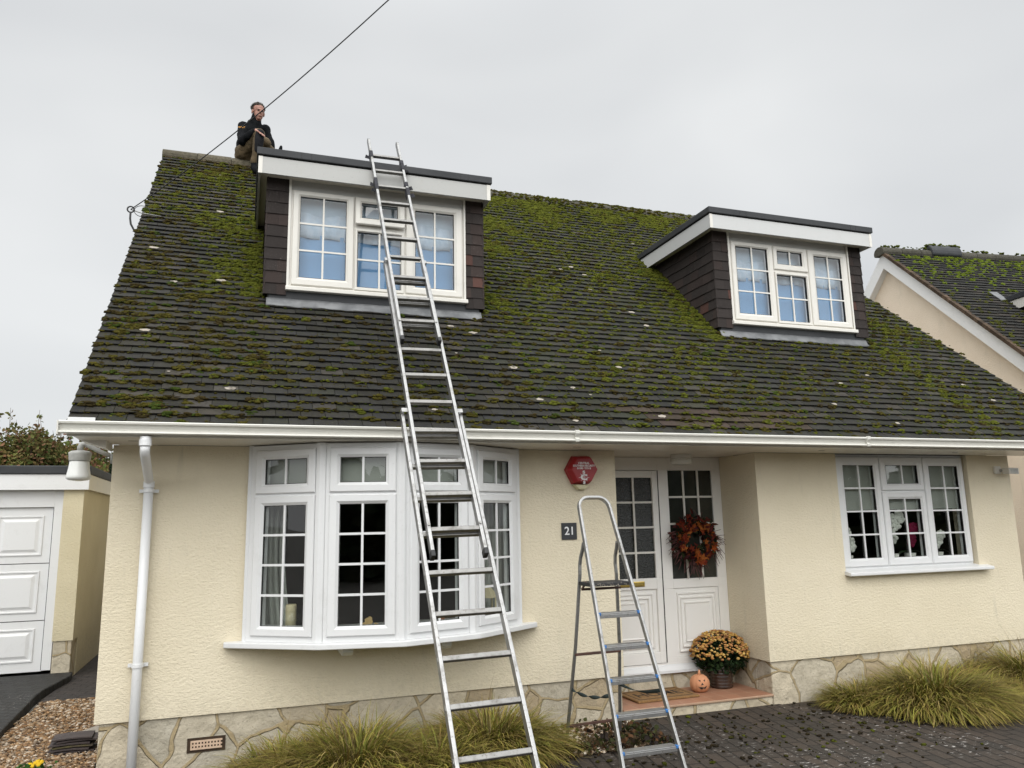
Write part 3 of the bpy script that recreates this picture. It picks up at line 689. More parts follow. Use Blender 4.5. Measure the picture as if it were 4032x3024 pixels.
def moss_field():
    P, Rr, Cl = [], [], []
    GR = np.array([.104, .116, .014]); OL = np.array([.082, .070, .012]); BR = np.array([.045, .032, .011]); DG = np.array([.05, .075, .012])
    for _ in range(120000):
        s = rnd.uniform(.0, SL); x = rnd.uniform(-.19, verge_x(s)); y = EY+s*CP
        if in_dormer(x, y): continue
        d, g = moss_density(x, s)
        cl = .5+.9*max(0, math.sin(x*4.1+1.3*math.sin(s*3))*math.sin(s*3.7+x*1.7))   # patchy
        if d < .6: d *= 1.25*cl
        if rnd.random() > d: continue
        big = d > .7; c = round(s/.102)
        if rnd.random() < .78: s2 = c*.102+rnd.gauss(.002, .007); h = .009
        else: s2 = s; h = .004
        if rnd.random() < .6: x = round((x+(0.089 if c % 2 else 0)+.208)/.178)*.178-.208-(0.089 if c % 2 else 0)+rnd.gauss(0, .012)
        r = (.009+.031*rnd.random()**2.9) if not big else (.016+.024*rnd.random())
        k = rnd.random(); c0 = GR if k < g else (OL if k < g+(1-g)*.6 else (BR if rnd.random() < .7 else DG)); c0 = c0*rnd.uniform(.7, 1.15)
        m = 1+int(r*r*5200)
        for q in range(m):                   # a cushion is a heap of small tufts
            t = rnd.uniform(0, 6.28); rr = r*rnd.random()**.5*(m > 1); rs = r if m == 1 else r*rnd.uniform(.30, .52)
            P.append(RP(max(-.20, x+1.25*rr*math.cos(t)), s2+.75*rr*math.sin(t), h+(r-rr)*.45*(m > 1))); Rr.append(rs); Cl.append(c0*rnd.uniform(.72, 1.22))
    for i in range(15000):                    # thin growth along course edges
        c = rnd.randrange(0, 56); s = c*.102; x = rnd.uniform(-.19, verge_x(s))
        if in_dormer(x, EY+s*CP): continue
        for q in range(rnd.randrange(2, 6)):
            P.append(RP(min(x+q*.014, verge_x(s)), s-.004, -.006)); Rr.append(rnd.uniform(.005, .010)); Cl.append((BR if rnd.random() < .5 else OL)*rnd.uniform(.6, 1.1))
    for i in range(900):                     # on the ridge tiles and in the gutter
        x = rnd.uniform(2.9, 8.4); t = R(rnd.uniform(95, 190)); r = .115
        P.append(np.array([x, RY+r*1.25*math.cos(t), RZ+r*math.sin(t)])); Rr.append(rnd.uniform(.008, .026)); Cl.append((GR if rnd.random() < .4 else OL)*rnd.uniform(.5, 1))
    for i in range(420):
        x = rnd.uniform(-.2, 9.2); P.append(np.array([x, -.60+rnd.uniform(-.03, .02), 2.035+rnd.uniform(-.01, .012)])); Rr.append(rnd.uniform(.007, .02)); Cl.append((OL if rnd.random() < .6 else DG)*rnd.uniform(.5, 1.1))
    o = lumps('moss', np.array(P), np.array(Rr), NRM, M['moss'], roof, np.array(Cl), ICO0, 16, .40, .75, True); tag(o, kind='stuff')
moss_field()
def lichens():
    m = MB(); k = 0
    fixed = [(.0, 2.95), (.25, 2.2), (.65, 2.25), (.12, 1.3), (.95, 1.95), (.8, .45), (1.9, 1.92), (2.75, 1.72), (2.95, 1.62), (4.3, 1.1), (3.2, .95), (.55, 4.0), (4.6, 3.4), (4.7, 3.2), (4.95, 2.3), (5.0, 2.0), (8.7, 1.1), (8.85, .8), (4.4, .3), (3.3, .5), (6.5, .55)]
    while k < 52:
        if k < len(fixed): x, s = fixed[k]; r = rnd.uniform(.026, .042)
        else: s = rnd.uniform(.05, SL-.3); x = rnd.uniform(-.1, verge_x(s)-.1); r = rnd.uniform(.008, .03)
        k += 1
        if in_dormer(x, EY+s*CP, .1): continue
        c = int(s/.102); s0 = c*.102+.045; h0 = .0125
        n = 14; ph = [rnd.uniform(.6, 1.15) for _ in range(n)]
        vs = []
        for hh in (0, .004):
            for i in range(n):
                t = 2*math.pi*i/n; ds = r*.75*ph[i]*math.sin(t); vs.append(RP(x+1.2*r*ph[i]*math.cos(t), s0+ds, h0+.004+hh-.1*(ds+.045-.02)))
        m.add(vs, [tuple(range(n, 2*n))]+[(i, (i+1) % n, n+(i+1) % n, n+i) for i in range(n)])
    tag(build('lichen', m, M['lichen'], roof), kind='stuff')
lichens()
# loose cable end and white clip at the gutter corner
build('verge_clip', MB().box(-.20, -.035, -.60, -.585, 2.058, 2.082), M['upvc'], house)

# ---- dormers
def dormer(dx, open_vent):
    W_ = .82; x0, x1 = 1.03+dx, 3.13+dx; f0, f1 = (.937 if dx == 0 else .885)+dx, 3.165+dx
    zb, zf0, zf1, zt = 3.445, 4.54, 4.70, 4.785; FY = .62
    def back_y(z): return EY+(z-EZ)/TP
    core = MB()                              # studs and cheeks behind the tiles
    core.grid([x0+.03, 1.222+dx, 2.95+dx, x1-.03], [zb-.12, 3.49, 4.49, zf0+.085], [(1.222+dx, 2.95+dx, 3.49, 4.49)], W_+.012, W_+.09, ID)
    for xa in (x0+.03, x1-.09): core.prism([(W_+.091, EZ+(W_+.091-EY)*TP-.06), (W_+.091, zf0+.05), (back_y(zf0+.05)+.06, zf0+.05)], xa, xa+.06, lambda u, v, w: (w, u, v))
    dor = build('dormer', core, M['felt'], house)
    ht = {0: [], 1: []}; hc = {0: [], 1: []}; sd_i = [0]
    g = .1125; nc = 11
    def put(b):
        ht[sd_i[0]].append(b); k = rnd.uniform(.85, 1.15); c = np.array([.031, .0255, .0235])*k
        if rnd.random() < .25: c = np.array([.038, .028, .025])*k
        if rnd.random() < .04: c = np.array([.080, .040, .032])*k
        hc[sd_i[0]].append(np.repeat([c], 8, axis=0))
    base = np.array([(a, b, c) for c in (0, 1) for b in (0, 1) for a in (0, 1)], float)
    def tile_box(p, u, n, l, r, z, hgt=.15):  # hung tile, kicks out at the bottom
        b = base; lift = rnd.uniform(0, .003); P = np.array(p)+np.outer(l+b[:, 0]*(r-l), u)+np.outer(.003+b[:, 1]*.009+(1-b[:, 2])*.012+lift, n); P[:, 2] = z+b[:, 2]*hgt+rnd.uniform(-.003, .003)
        put(P)
    U, N_ = np.array([1, 0, 0.]), np.array([0, -1., 0])
    for c in range(nc):
        z = zb+c*g; hh = .145
        if z > zf0+.02: break
        hh = min(hh, zf0+.05-z)
        for xa, xb in ((x0, 1.222+dx), (2.95+dx, x1)):
            sp = [xa, xa+.105, xb] if (c % 2) == 0 else ([xa, xa+.155, xb] if xb-xa > .16 else [xa, xb])
            if xa != x0: sp = [xa, xb-.105, xb] if c % 2 == 0 else [xa, xa+.055, xb]
            sd_i[0] = int(xa != x0)
            for l, r in zip(sp[:-1], sp[1:]): tile_box((0, W_, 0), U, N_, l+.0005-.014*(l == x0), r-.0005+.014*(r == x1), z, hh)
        for xs, n in ((x0, np.array([-1., 0, 0])), (x1, np.array([1., 0, 0]))):
            sd_i[0] = int(n[0] > 0); y = W_-.024; ye = back_y(z+.16)+.06; first = True
            while y < ye:
                w = .165 if not (first and c % 2) else .085; first = False
                tile_box((xs-n[0]*.012, 0, 0), np.array([0, 1., 0]), n, y+.0004, min(y+w, ye+.1)-.0004, z, hh); y += w
    f = np.array([(0, 2, 3, 1), (4, 5, 7, 6), (0, 1, 5, 4), (2, 6, 7, 3), (0, 4, 6, 2), (1, 3, 7, 5)])
    for q in (0, 1): mesh_np('hung_tiles', np.concatenate(ht[q]), (f[None]+(np.arange(len(ht[q]))*8)[:, None, None]).reshape(-1, 4), M['hung'], dor, False, np.concatenate(hc[q]))
    yb = back_y(zf1)+.15
    fa = MB().box(f0, f1, FY, FY+.02, zf0, zf1)
    for xa, xb in ((f0, f0+.02), (f1-.02, f1)): fa.box(xa, xb, FY+.0205, yb-.1, zf0, zf1)
    fas = build('fascia', fa, M['fascia'] if dx == 0 else M['fascia_clean'], dor)
    build_each('corner_trim', MB().box(f0-.002, f0+.035, FY-.003, FY-.0005, zf0-.002, zf1+.002).box(f1-.035, f1+.002, FY-.003, FY-.0005, zf0-.002, zf1+.002), M['upvc_old'], dor)
    so_ = MB().box(f0+.021, f1-.021, FY+.021, W_+.1, zf0+.05, zf0+.06)
    for xa, xb in ((f0+.021, x0+.03), (x1-.03, f1-.021)): so_.box(xa, xb, W_+.1, yb-.2, zf0+.05, zf0+.06)
    build('soffit', so_, M['soffit'], dor)
    ft = MB().box(f0-.018, f1+.018, FY-.018, yb+.08, zf1+.014, zt).box(f0+.02, f1-.02, FY+.02, yb+.05, zf1-.05, zf1+.0135)
    build('flat_roof', ft, M['felt'], dor, bevel=.006)
    jl = MB()
    for k in (.17, .21, .86, .895): jl.box(f0+k*(f1-f0)-.0015, f0+k*(f1-f0)+.0015, FY-.0195, FY-.0182, zf1+.014, zt-.006)
    build_each('trim_joint', jl, M['black'], dor)
    ff = lambda u, v, w: (u+dx, W_-.012-w, v)
    build('head_board', MB().box(1.245+dx, 2.93+dx, W_-.006, W_+.01, 4.492, zf0+.049), M['fascia'], dor)
    build_each('side_trim', MB().box(1.222+dx, 1.244+dx, W_-.028, W_+.01, 3.52, zf0+.049).box(2.931+dx, 2.95+dx, W_-.028, W_+.01, 3.52, zf0+.049), M['upvc_old'], dor)
    G = [(1.330, 1.762, 3.628, 4.430), (1.905, 2.258, 4.268, 4.430), (1.872, 2.292, 3.578, 4.132), (2.436, 2.832, 3.622, 4.418)]
    fo = ff
    if open_vent:
        A = R(7); zh = 4.478
        def fo(u, v, w):
            dv, dw = v-zh, w
            return (u+dx, W_-.014-(dw*math.cos(A)-dv*math.sin(A)), zh+dv*math.cos(A)+dw*math.sin(A))
    window(dor, (1.246, 2.929, 3.53, 4.491), [
        ((1.262, 1.832, 3.55, 4.480), G[0], 2, rows(G[0], 3), None), ((1.842, 2.325, 4.195, 4.480), G[1], 2, [], fo),
        ((1.846, 2.322, 3.545, 4.165), G[2], 2, rows(G[2], 2), None), ((2.340, 2.915, 3.55, 4.480), G[3], 2, rows(G[3], 3), None)], ff, M['upvc_old'], M['glass_up'], depth=.05)
    build('window_sill', MB().prism([(W_+.02, 3.535), (W_-.05, 3.53), (W_-.055, 3.525), (W_-.055, 3.492), (W_-.04, 3.488), (W_+.02, 3.488)], 1.215+dx, 2.965+dx, lambda u, v, w: (w, u, v)), M['upvc_old'], dor, bevel=.003)
    rz = lambda y: EZ+(y-EY)*TP
    build('upstand', MB().box(x0+.04, x1-.04, W_-.004, W_+.011, 3.30, 3.489), M['felt'], dor)
    fl = MB(); n = 60; xs = np.linspace(x0+.02, x1-.02, n); k = []
    for j in range(4):
        for i, x in enumerate(xs):
            wv = .006*math.sin(i*.55)+.004*math.sin(i*1.43); y = W_+(-.006, -.018, -.034, -.062)[j]+(wv if j == 3 else .3*wv); k.append((x, y, rz(y)+(.058, .044, .028, .023)[j]))
    fl.add(k, [(r*n+i, r*n+i+1, (r+1)*n+i+1, (r+1)*n+i) for r in range(3) for i in range(n-1)])
    o = build('flashing', fl, M['lead'], dor, True); sol = o.modifiers.new('solidify', 'SOLIDIFY'); sol.thickness = .005
    return dor
dormer(0, True); dormer(4.86, False)

# blinds inside the dormers and ground floor windows
def blind(dx, label):
    b = thing('roller_blind', (2.08+dx, .93, 3.5), label, 'blind', 'blue blinds in the dormers')
    build('blind_fabric', MB().box(1.25+dx, 2.92+dx, .915, .925, 3.45, 4.10), M['blind_blue'], b)
    m = MB(); n = 60; vs = []
    for z in (4.30, 4.11, 4.06):
        for i in range(n+1):
            u = i/n; vs.append((1.25+dx+1.67*u, .905+.010*math.sin(i*.8)+.006*math.sin(i*1.9), z+(.014*math.sin(i*.45) if z > 4.2 else .008*math.sin(i*.6))))
    m.add(vs, [(r*(n+1)+i, r*(n+1)+i+1, (r+1)*(n+1)+i+1, (r+1)*(n+1)+i) for r in range(2) for i in range(n)])
    o = build('blind_hem', m, M['blind_band'], b, True); q = o.modifiers.new('solidify', 'SOLIDIFY'); q.thickness = .006
    build('ceiling_sheet', MB().box(1.25+dx, 2.92+dx, .93, .94, 4.0, 4.6), M['ceiling_pale'], b)  # upright pale sheet added to stand for the bright ceiling above the blind
blind(0, 'blue blind with pale hem behind the dormer window crossed by the ladder')
blind(4.86, 'blue blind with pale hem behind the dormer window nearest the neighbour house')
def gblind(pts, z0, z1, label):
    m = MB()
    for (a, b) in zip(pts[:-1], pts[1:]):
        a, b = np.array(a), np.array(b); L = np.linalg.norm(b-a); u = (b-a)/L; n = np.array([u[1], -u[0]])
        m.box(.04, L-.04, z0, z1, -.10, -.094, lambda s, z, w: (*(a+u*s+n*w), z)); m.box(.04, L-.04, z0-.012, z0+.004, -.106, -.088, lambda s, z, w: (*(a+u*s+n*w), z))
    tag(build('roller_blind', m, M['blind_grey']), label, 'blind')
gblind(BV, 1.57, 1.93, 'grey green blind drawn across the top lights of the bow window')
gblind([(6.62, .02), (8.38, .02)], 1.40, 1.95, 'half lowered grey green blind in the ground floor window by the security light')
def curtain(x0, x1, y, z0, z1, label, taper=.0):
    m = MB(); n = 40; vs = []
    for r in range(13):
        t = r/12; z = z0+(z1-z0)*t; k = 1-taper*(1-t)*t*2.2
        for i in range(n+1): u = i/n; vs.append((x0+(x1-x0)*u*k, y+.022*math.sin(u*34)+.01*math.sin(u*15+2), z))
    m.add(vs, [(r*(n+1)+i, r*(n+1)+i+1, (r+1)*(n+1)+i+1, (r+1)*(n+1)+i) for r in range(12) for i in range(n)])
    o = build('curtain', m, M['curtain'], None, True); q = o.modifiers.new('solidify', 'SOLIDIFY'); q.thickness = .006
    tag(o, label, 'curtain')
curtain(1.02, 1.33, .10, .52, 1.9, 'pale curtain tied back at the drainpipe side of the bow window', .45)
curtain(2.84, 3.12, .10, .52, 1.9, 'pale curtain at the doorway side of the bow window')
# things on the bow window ledge (inside)
build('window_board', MB().prism([(1.0, .2), (1.02, -.02), (1.49, -.34), (2.055, -.46), (2.62, -.34), (3.11, -.03), (3.13, .2)], .53, .55, lambda u, v, w: (u, v, w)), M['upvc_old'], bow)
cn = thing('candle', (1.30, -.10, .55), 'thick cream candle in a glass bowl inside the bow window', 'candle')
build('wax', MB().lathe([(.040, 0), (.040, .195), (.036, .205), (.020, .196), (.0, .195)], (1.30, -.10, .552), 24), M['wax'], cn, True)
build('glass_bowl', MB().lathe([(.05, 0), (.085, .03), (.1, .08), (.085, .13), (.07, .16)], (1.31, -.10, .551), 24), m_glass('bowl_glass', (.97, .98, .97), 1.0), cn, True)
def oak(cx, cy, cz, size, rot, label, mat):
    pts = []; n = 26
    for i in range(n):
        t = i/(n-1)*math.pi*2; r = (.55+.45*abs(math.cos(t*4.5)))*(1 if math.cos(t) < .9 else .5); pts.append((r*.55*math.sin(t), .9-1.0*math.cos(t)*.9))
    m = MB().prism([(u*size, v*size) for u, v in pts], 0, .003, lambda u, v, w: (cx+u*math.cos(rot)-v*math.sin(rot), cy+w, cz+u*math.sin(rot)+v*math.cos(rot)))
    tag(build('dried_leaf', m, mat), label, 'leaf', 'dried oak leaves on the bow window ledge')
lm1 = noisy('dry_leaf', (.52, .36, .15), (.40, .25, .09), 20, .8); lm2 = noisy('rust_leaf', (.36, .13, .04), (.26, .09, .03), 20, .8)
oak(1.80, -.385, .552, .070, R(-28), 'largest straw coloured oak leaf behind the second bow pane', lm1)
oak(1.93, -.40, .552, .045, R(35), 'small straw oak leaf beside the bar of the second bow pane', lm1)
oak(2.36, -.36, .552, .055, R(-40), 'rusty oak leaf behind the ladder in the third bow pane', lm2)
ln = thing('lantern', (2.86, -.10, .55), 'small cream house shaped lantern behind the last bow pane', 'lantern')
lnm = MB()
for sx in (-1, 1):
    for sy in (-1, 1): lnm.box(2.86+sx*.05-.006, 2.86+sx*.05+.006, -.10+sy*.05-.006, -.10+sy*.05+.006, .553, .73)
lnm.box(2.80, 2.92, -.16, -.04, .551, .565)
build('lantern_frame', lnm, M['wax'], ln)
build('lantern_roof', MB().lathe([(.095, .0), (.03, .075), (.012, .085), (.012, .10)], (2.86, -.10, .731), 4), M['wax'], ln)
def orchid(x, y, label, petal, h, side):
    o = thing('orchid', (x, y, .83), label, 'orchid', 'orchids on the kitchen window ledge')
    build('pot', MB().lathe([(.045, 0), (.058, .09), (.06, .10)], (x, y, .831), 20), M['upvc_old'], o)
    m = MB(); pts = [(x+side*.13*(t**2), y-.01*t, .93+h*math.sin(t*1.75)/math.sin(1.57)*(.0 + 1)*min(1, 1.0)) for t in np.linspace(0, 1, 9)]
    m.tube(pts, .004, 6); build('stem', m, M['dgreen'], o)
    lf = MB()
    for k in range(4):
        a = rnd.uniform(0, 6.28); vs = []
        for t in np.linspace(0, 1, 6):
            for w in (-1, 1): vs.append((x+.17*t*math.cos(a)-w*.028*math.sin(math.pi*t)*math.sin(a), y+.05*t*math.sin(a)+w*.02*math.sin(math.pi*t), .935+.10*t-.12*t*t))
        lf.add(vs, [(2*i, 2*i+1, 2*i+3, 2*i+2) for i in range(5)])
    build('leaf', lf, M['dgreen'], o)
    P, rad = [], []
    for q in range(7):
        t = .35+.65*q/6; b = np.array(pts[min(8, int(t*8))])+np.array([rnd.gauss(0, .02), -.02, rnd.gauss(0, .02)])
        for k in range(5):
            a = k*1.257+q; P.append(b+.032*np.array([math.cos(a), -.2, math.sin(a)])); rad.append(.028)
    c = np.array([.6, .6, .55]) if petal == 'w' else np.array([.26, .012, .06])
    fm = lumps('flowers', np.array(P), np.array(rad), (0, -1, 0), M['petal'], o, np.tile(c*(1.1 if petal == 'w' else .6), (len(P), 1))*(1+.2*(nr.random((len(P), 1))-.5)), ICO1, 6, .2, .35)
for args in ((7.40, .17, 'white orchid arching across the middle kitchen pane', 'w', .42, 1), (7.64, .18, 'magenta orchid at the middle kitchen pane', 'p', .26, .3), (6.80, .17, 'white orchid at the first kitchen pane from the porch', 'w', .20, -.1), (8.02, .18, 'small white orchid behind the kitchen pane nearest the security light', 'w', .16, .4)): orchid(*args)
build('window_board', MB().box(6.63, 8.39, .13, .30, .812, .83), M['upvc_old'], house)

# ------------------------------------------------------------------ wall fittings
al = thing('alarm_box', (3.765, 0, 1.78), 'red six sided burglar alarm box with white lettering above the number plaque', 'alarm')
out = [(3.684, 1.908), (3.848, 1.910), (3.921, 1.784), (3.845, 1.655), (3.678, 1.655), (3.611, 1.783)]; cx, cz = 3.766, 1.785
def frust(poly, k, y0, y1, c):
    m = MB(); n = len(poly); m.add([(x, y0, z) for x, z in poly]+[(c[0]+(x-c[0])*k, y1, c[1]+(z-c[1])*k) for x, z in poly], [tuple(range(n)), tuple(range(n, 2*n))[::-1]]+[(i, (i+1) % n, n+(i+1) % n, n+i) for i in range(n)]); return m
build('case', frust(out, .93, 0, -.055, (cx, cz)).add(*(lambda q: (q.v, q.f))(frust([(cx+(x-cx)*.93, cz+(z-cz)*.93) for x, z in out], .86, -.0551, -.088, (cx+.10, cz)))), M['red'], al, bevel=.006)
build('lens', frust([(3.681, 1.653), (3.842, 1.653), (3.80, 1.606), (3.722, 1.606)], .85, -.002, -.062, (3.762, 1.635)), M['lens'], al, bevel=.006)
ty = -.0888
for s, z, k in (('CENTRAL', 1.838, .024), ('SOUTHERN SECURITY', 1.815, .0235), ('01590 677368', 1.792, .022)):
    text('lettering', s, k, M['white'], al, FRONT(3.771, ty, z), font_scale=(1.05 if s[0] != 'S' else .90, 1), heavy=.035)
for s, z, k in (('S', 1.757, .036), ('C', 1.712, .066), ('S', 1.668, .036)): text('emblem', s, k, M['white'], al, FRONT(3.768, ty, z), .001, font_scale=(1.35, 1), heavy=.05)
rays = MB()
for k in range(8):
    a = k*math.pi/4; c, s_ = math.cos(a), math.sin(a); r1 = .050 if k % 4 == 0 else .044
    if k in (2, 6): continue
    rays.bar((3.768+.026*c, ty-.0005, 1.712+.026*s_), (3.768+r1*c, ty-.0005, 1.712+r1*s_), .003, .001, (0, 1, 0))
for k in range(12):
    a = k*math.pi/6; rays.bar((3.768+.005*math.cos(a), ty-.0005, 1.712+.005*math.sin(a)), (3.768+.014*math.cos(a), ty-.0005, 1.712+.014*math.sin(a)), .002, .001, (0, 1, 0))
build('emblem_rays', rays, M['white'], al)
npq = thing('number_plaque', (3.643, 0, 1.247), 'square dark slate house number plaque reading 21', 'plaque')
build('plate', MB().box(3.571, 3.716, -.012, -.001, 1.175, 1.320), M['slate'], npq, bevel=.003)
text('digits', '21', .098, M['white'], npq, FRONT(3.645, -.0135, 1.247), .001)
build('screw', MB().lathe([(.004, 0), (.004, .002)], (0, 0, 0), 10), M['lamp_grey'], npq).location = (3.585-3.643, -.0125, 1.25-1.247)
wl = thing('wall_lamp', (0, .12, 1.9), 'old swan neck lamp with opal glass shade at the house corner', 'lamp')
wa = MB().tube([(-.001, .12, 1.875), (-.10, .115, 1.915), (-.17, .105, 1.955), (-.205, .10, 1.975), (-.228, .10, 1.968), (-.236, .10, 1.945), (-.236, .10, 1.915)], [.016, .016, .018, .021, .023, .022, .021], 12).box(-.03, -.001, .085, .155, 1.83, 1.90)
build('arm', wa, M['lamp_grey'], wl, True)
build('cap', MB().lathe([(.022, .04), (.06, .033), (.078, .022), (.076, .008), (.071, -.038), (.070, -.04)], (-.234, .10, 1.885), 28), M['lamp_grey'], wl, True)
build('shade', MB().lathe([(.064, -.042), (.066, -.05), (.070, -.09), (.080, -.145), (.084, -.16), (.080, -.172), (.066, -.180), (.03, -.186), (.001, -.187)], (-.234, .10, 1.885), 28), M['opal'], wl, True)
sl = thing('security_light', (8.86, 0, 1.79), 'small dirty white security light on the wall right of the kitchen window', 'light')
build('base', MB().lathe([(.045, 0), (.045, .03), (.035, .04)], (0, 0, 0), 16).__class__().box(8.755, 8.845, -.035, -.001, 1.755, 1.84), M['upvc_old'], sl, bevel=.012)
build('arm', MB().tube([(8.82, -.03, 1.79), (8.85, -.07, 1.79), (8.875, -.09, 1.79)], .016, 10), M['lamp_grey'], sl, True)
build('head', MB().prism([(-.14, 1.745), (-.05, 1.755), (-.05, 1.82), (-.14, 1.815)], 8.825, 8.975, lambda u, v, w: (w, u, v)), M['upvc_old'], sl, bevel=.008)
build('lens', MB().box(8.845, 8.955, -.1425, -.1405, 1.758, 1.803), M['lamp_grey'], sl)
pl = thing('porch_light', (5.0, .3, SOF), 'round white porch light under the soffit above the door', 'light')
build('base', MB().lathe([(.098, -.04), (.102, -.036), (.102, -.006), (.098, -.001)], (5.0, .3, SOF), 36), M['upvc_old'], pl, bevel=.002)
build('diffuser', MB().lathe([(.001, -.098), (.085, -.098), (.104, -.088), (.106, -.045), (.1, -.041)], (5.0, .3, SOF), 36), M['opal'], pl, True)

# ------------------------------------------------------------------ porch things
dmx = lambda u, v, w: (4.33+u*.645-.02*v, .155+v*.40+.02*u, -.284+w)
mt = thing('doormat', (4.65, .35, -.284), 'brown coir doormat with dark border on the terracotta step', 'doormat')
build('mat', MB().box(0, 1, 0, 1, .002, .022, dmx), M['coir'], mt, bevel=.006)
bd = MB()
for a in ((.06, .94, .10, .125), (.06, .94, .875, .90), (.06, .072, .125, .875), (.928, .94, .125, .875)): bd.box(a[0], a[1], a[2], a[3], .0222, .0236, dmx)
build('border', bd, M['coir_dark'], mt)
text('lettering', 'HOME', .20, M['coir_dark'], mt, Matrix.Translation((4.645, .36, -.2612)) @ Matrix.Rotation(R(2), 4, 'Z'), .0006, font_scale=(.86, 1))

PC = np.array([5.10, .37, -.284])
def pump_r(t, z): return 1-.035*(abs(math.cos(t*5.5))**.6)*(0 if z > .15 else 1)*(-1)-.03
pk = thing('pumpkin', tuple(PC), 'small terracotta pumpkin lantern with carved grin on the step', 'pumpkin')
prof = [(.045, .0), (.070, .012), (.088, .045), (.093, .075), (.088, .105), (.070, .135), (.045, .152), (.022, .156)]
def pr_at(z):
    for (r0, z0), (r1, z1) in zip(prof[:-1], prof[1:]):
        if z0 <= z <= z1: return r0+(r1-r0)*(z-z0)/(z1-z0)
    return .05
build('shell', MB().lathe(prof, PC, 154, lambda t, z: .965+.055*abs(math.cos(t*5.5))**.7), M['terracotta'], pk, True)
build('stalk', MB().tube([PC+(0, 0, .150), PC+(0.002, 0, .175), PC+(.004, 0, .198)], [.020, .011, .007], 10), M['terracotta'], pk, True)
FA = math.atan2(-6.7, .93-5.10)+R(16)        # the carved face looks a little past the camera
def shade_plate(name, poly):  # dark plates on the shell paint the shade inside each cut-out
    m = MB(); c = np.mean(poly, axis=0)
    def pt(u, v, k):
        r = pr_at(v)*1.012+k; t = FA+u/max(.03, pr_at(v)); return (PC[0]+r*math.cos(t), PC[1]+r*math.sin(t), PC[2]+v)
    den = []
    for (a, b) in zip(poly, poly[1:]+poly[:1]):
        for k in range(4): den.append((a[0]+(b[0]-a[0])*k/4, a[1]+(b[1]-a[1])*k/4))
    n = len(den)
    vs = [pt(*p, .0012) for p in den]+[pt(*p, -.006) for p in den]+[pt(*c, .0012)]
    m.add(vs, [(i, (i+1) % n, 2*n) for i in range(n)]+[(i, (i+1) % n, n+(i+1) % n, n+i) for i in range(n)]); build(name, m, M['black'], pk)
shade_plate('eye_dark_plate', [(-.036, .122), (-.012, .118), (-.018, .103)]); shade_plate('eye_dark_plate', [(.014, .118), (.034, .122), (.022, .104)])
shade_plate('nose_dark_plate', [(0, .098), (.014, .078), (-.012, .077)])
mo = [(-.044, .066), (-.026, .056), (-.018, .060), (-.014, .055), (.010, .055), (.014, .060), (.020, .056), (.046, .068), (.030, .043), (.014, .036), (.010, .041), (.002, .042), (-.003, .035), (-.024, .042)]
for k in range(0, 1): shade_plate('mouth_dark_plate', [(-.044, .066), (-.024, .056), (-.022, .044)]); shade_plate('mouth_dark_plate', [(-.024, .056), (-.016, .059), (.012, .056), (.014, .038), (.004, .043), (-.004, .036), (-.022, .044)]); shade_plate('mouth_dark_plate', [(.012, .056), (.020, .057), (.046, .067), (.030, .044), (.014, .038)])

PX, PY = 5.40, .46
pp = thing('potted_chrysanthemum', (PX, PY, -.284), 'dark ribbed pot of golden chrysanthemums in the porch corner', 'potted plant')
prf = [(.098, 0), (.108, .01)]+[(.110+.0028*math.cos(i*1.9), .014+i*.0092) for i in range(20)]+[(.108, .205), (.098, .207), (.096, .19), (.09, .185), (.001, .185)]
build('pot', MB().lathe(prf, (PX, PY, -.284), 40), M['pot'], pp, True)
def chrys():
    n = 1700; P = []; C0 = np.array([PX, PY, .015])
    while len(P) < n:
        d = nr.normal(size=3); d /= np.linalg.norm(d); r = rnd.random()**.4
        p = C0+d*np.array([.285, .23, .20])*r*.93
        if p[2] < -.10 and np.hypot(p[0]-PX, p[1]-PY) > .17: continue
        if p[2] < -.10-.02 and rnd.random() < .6: continue
        P.append(p)
    leaves('foliage', np.array(P), .03+.03*nr.random(n), M['leaf'], pp, pick([(.016, .035, .012), (.025, .05, .016), (.035, .06, .02), (.012, .024, .01)], n), .6)
    P, rad = [], []; n = 560
    while len(P) < n:
        d = nr.normal(size=3); d[2] = abs(d[2])*1.0-.15; d /= np.linalg.norm(d)
        if d[2] < -.12 or (d[2] < .12 and rnd.random() < .6): continue
        P.append(C0+(0, 0, .005)+d*np.array([.295, .24, .225])*(.94+.08*rnd.random())); rad.append(rnd.uniform(.009, .0155))
    tag(lumps('flowers', np.array(P), np.array(rad), (0, -.3, .95), M['petal'], pp, pick([(.52, .30, .075), (.48, .24, .08), (.56, .37, .12), (.40, .19, .07), (.30, .15, .06)], n, .2), ICO1, 10, .3, .75), kind='stuff')
    st_ = MB()
    for k in range(26):
        a = rnd.uniform(0, 6.28); st_.tube([(PX+.05*math.cos(a), PY+.05*math.sin(a), -.10), (PX+.13*math.cos(a), PY+.11*math.sin(a), -.02), (PX+.2*math.cos(a), PY+.17*math.sin(a), .08)], .0025, 5)
    build('stems', st_, M['dgreen'], pp)
chrys()
WC = np.array([5.235, .555, 1.125])
wr = thing('wreath', tuple(WC), 'autumn wreath of rust and dark red leaves on the glazed side panel', 'wreath')
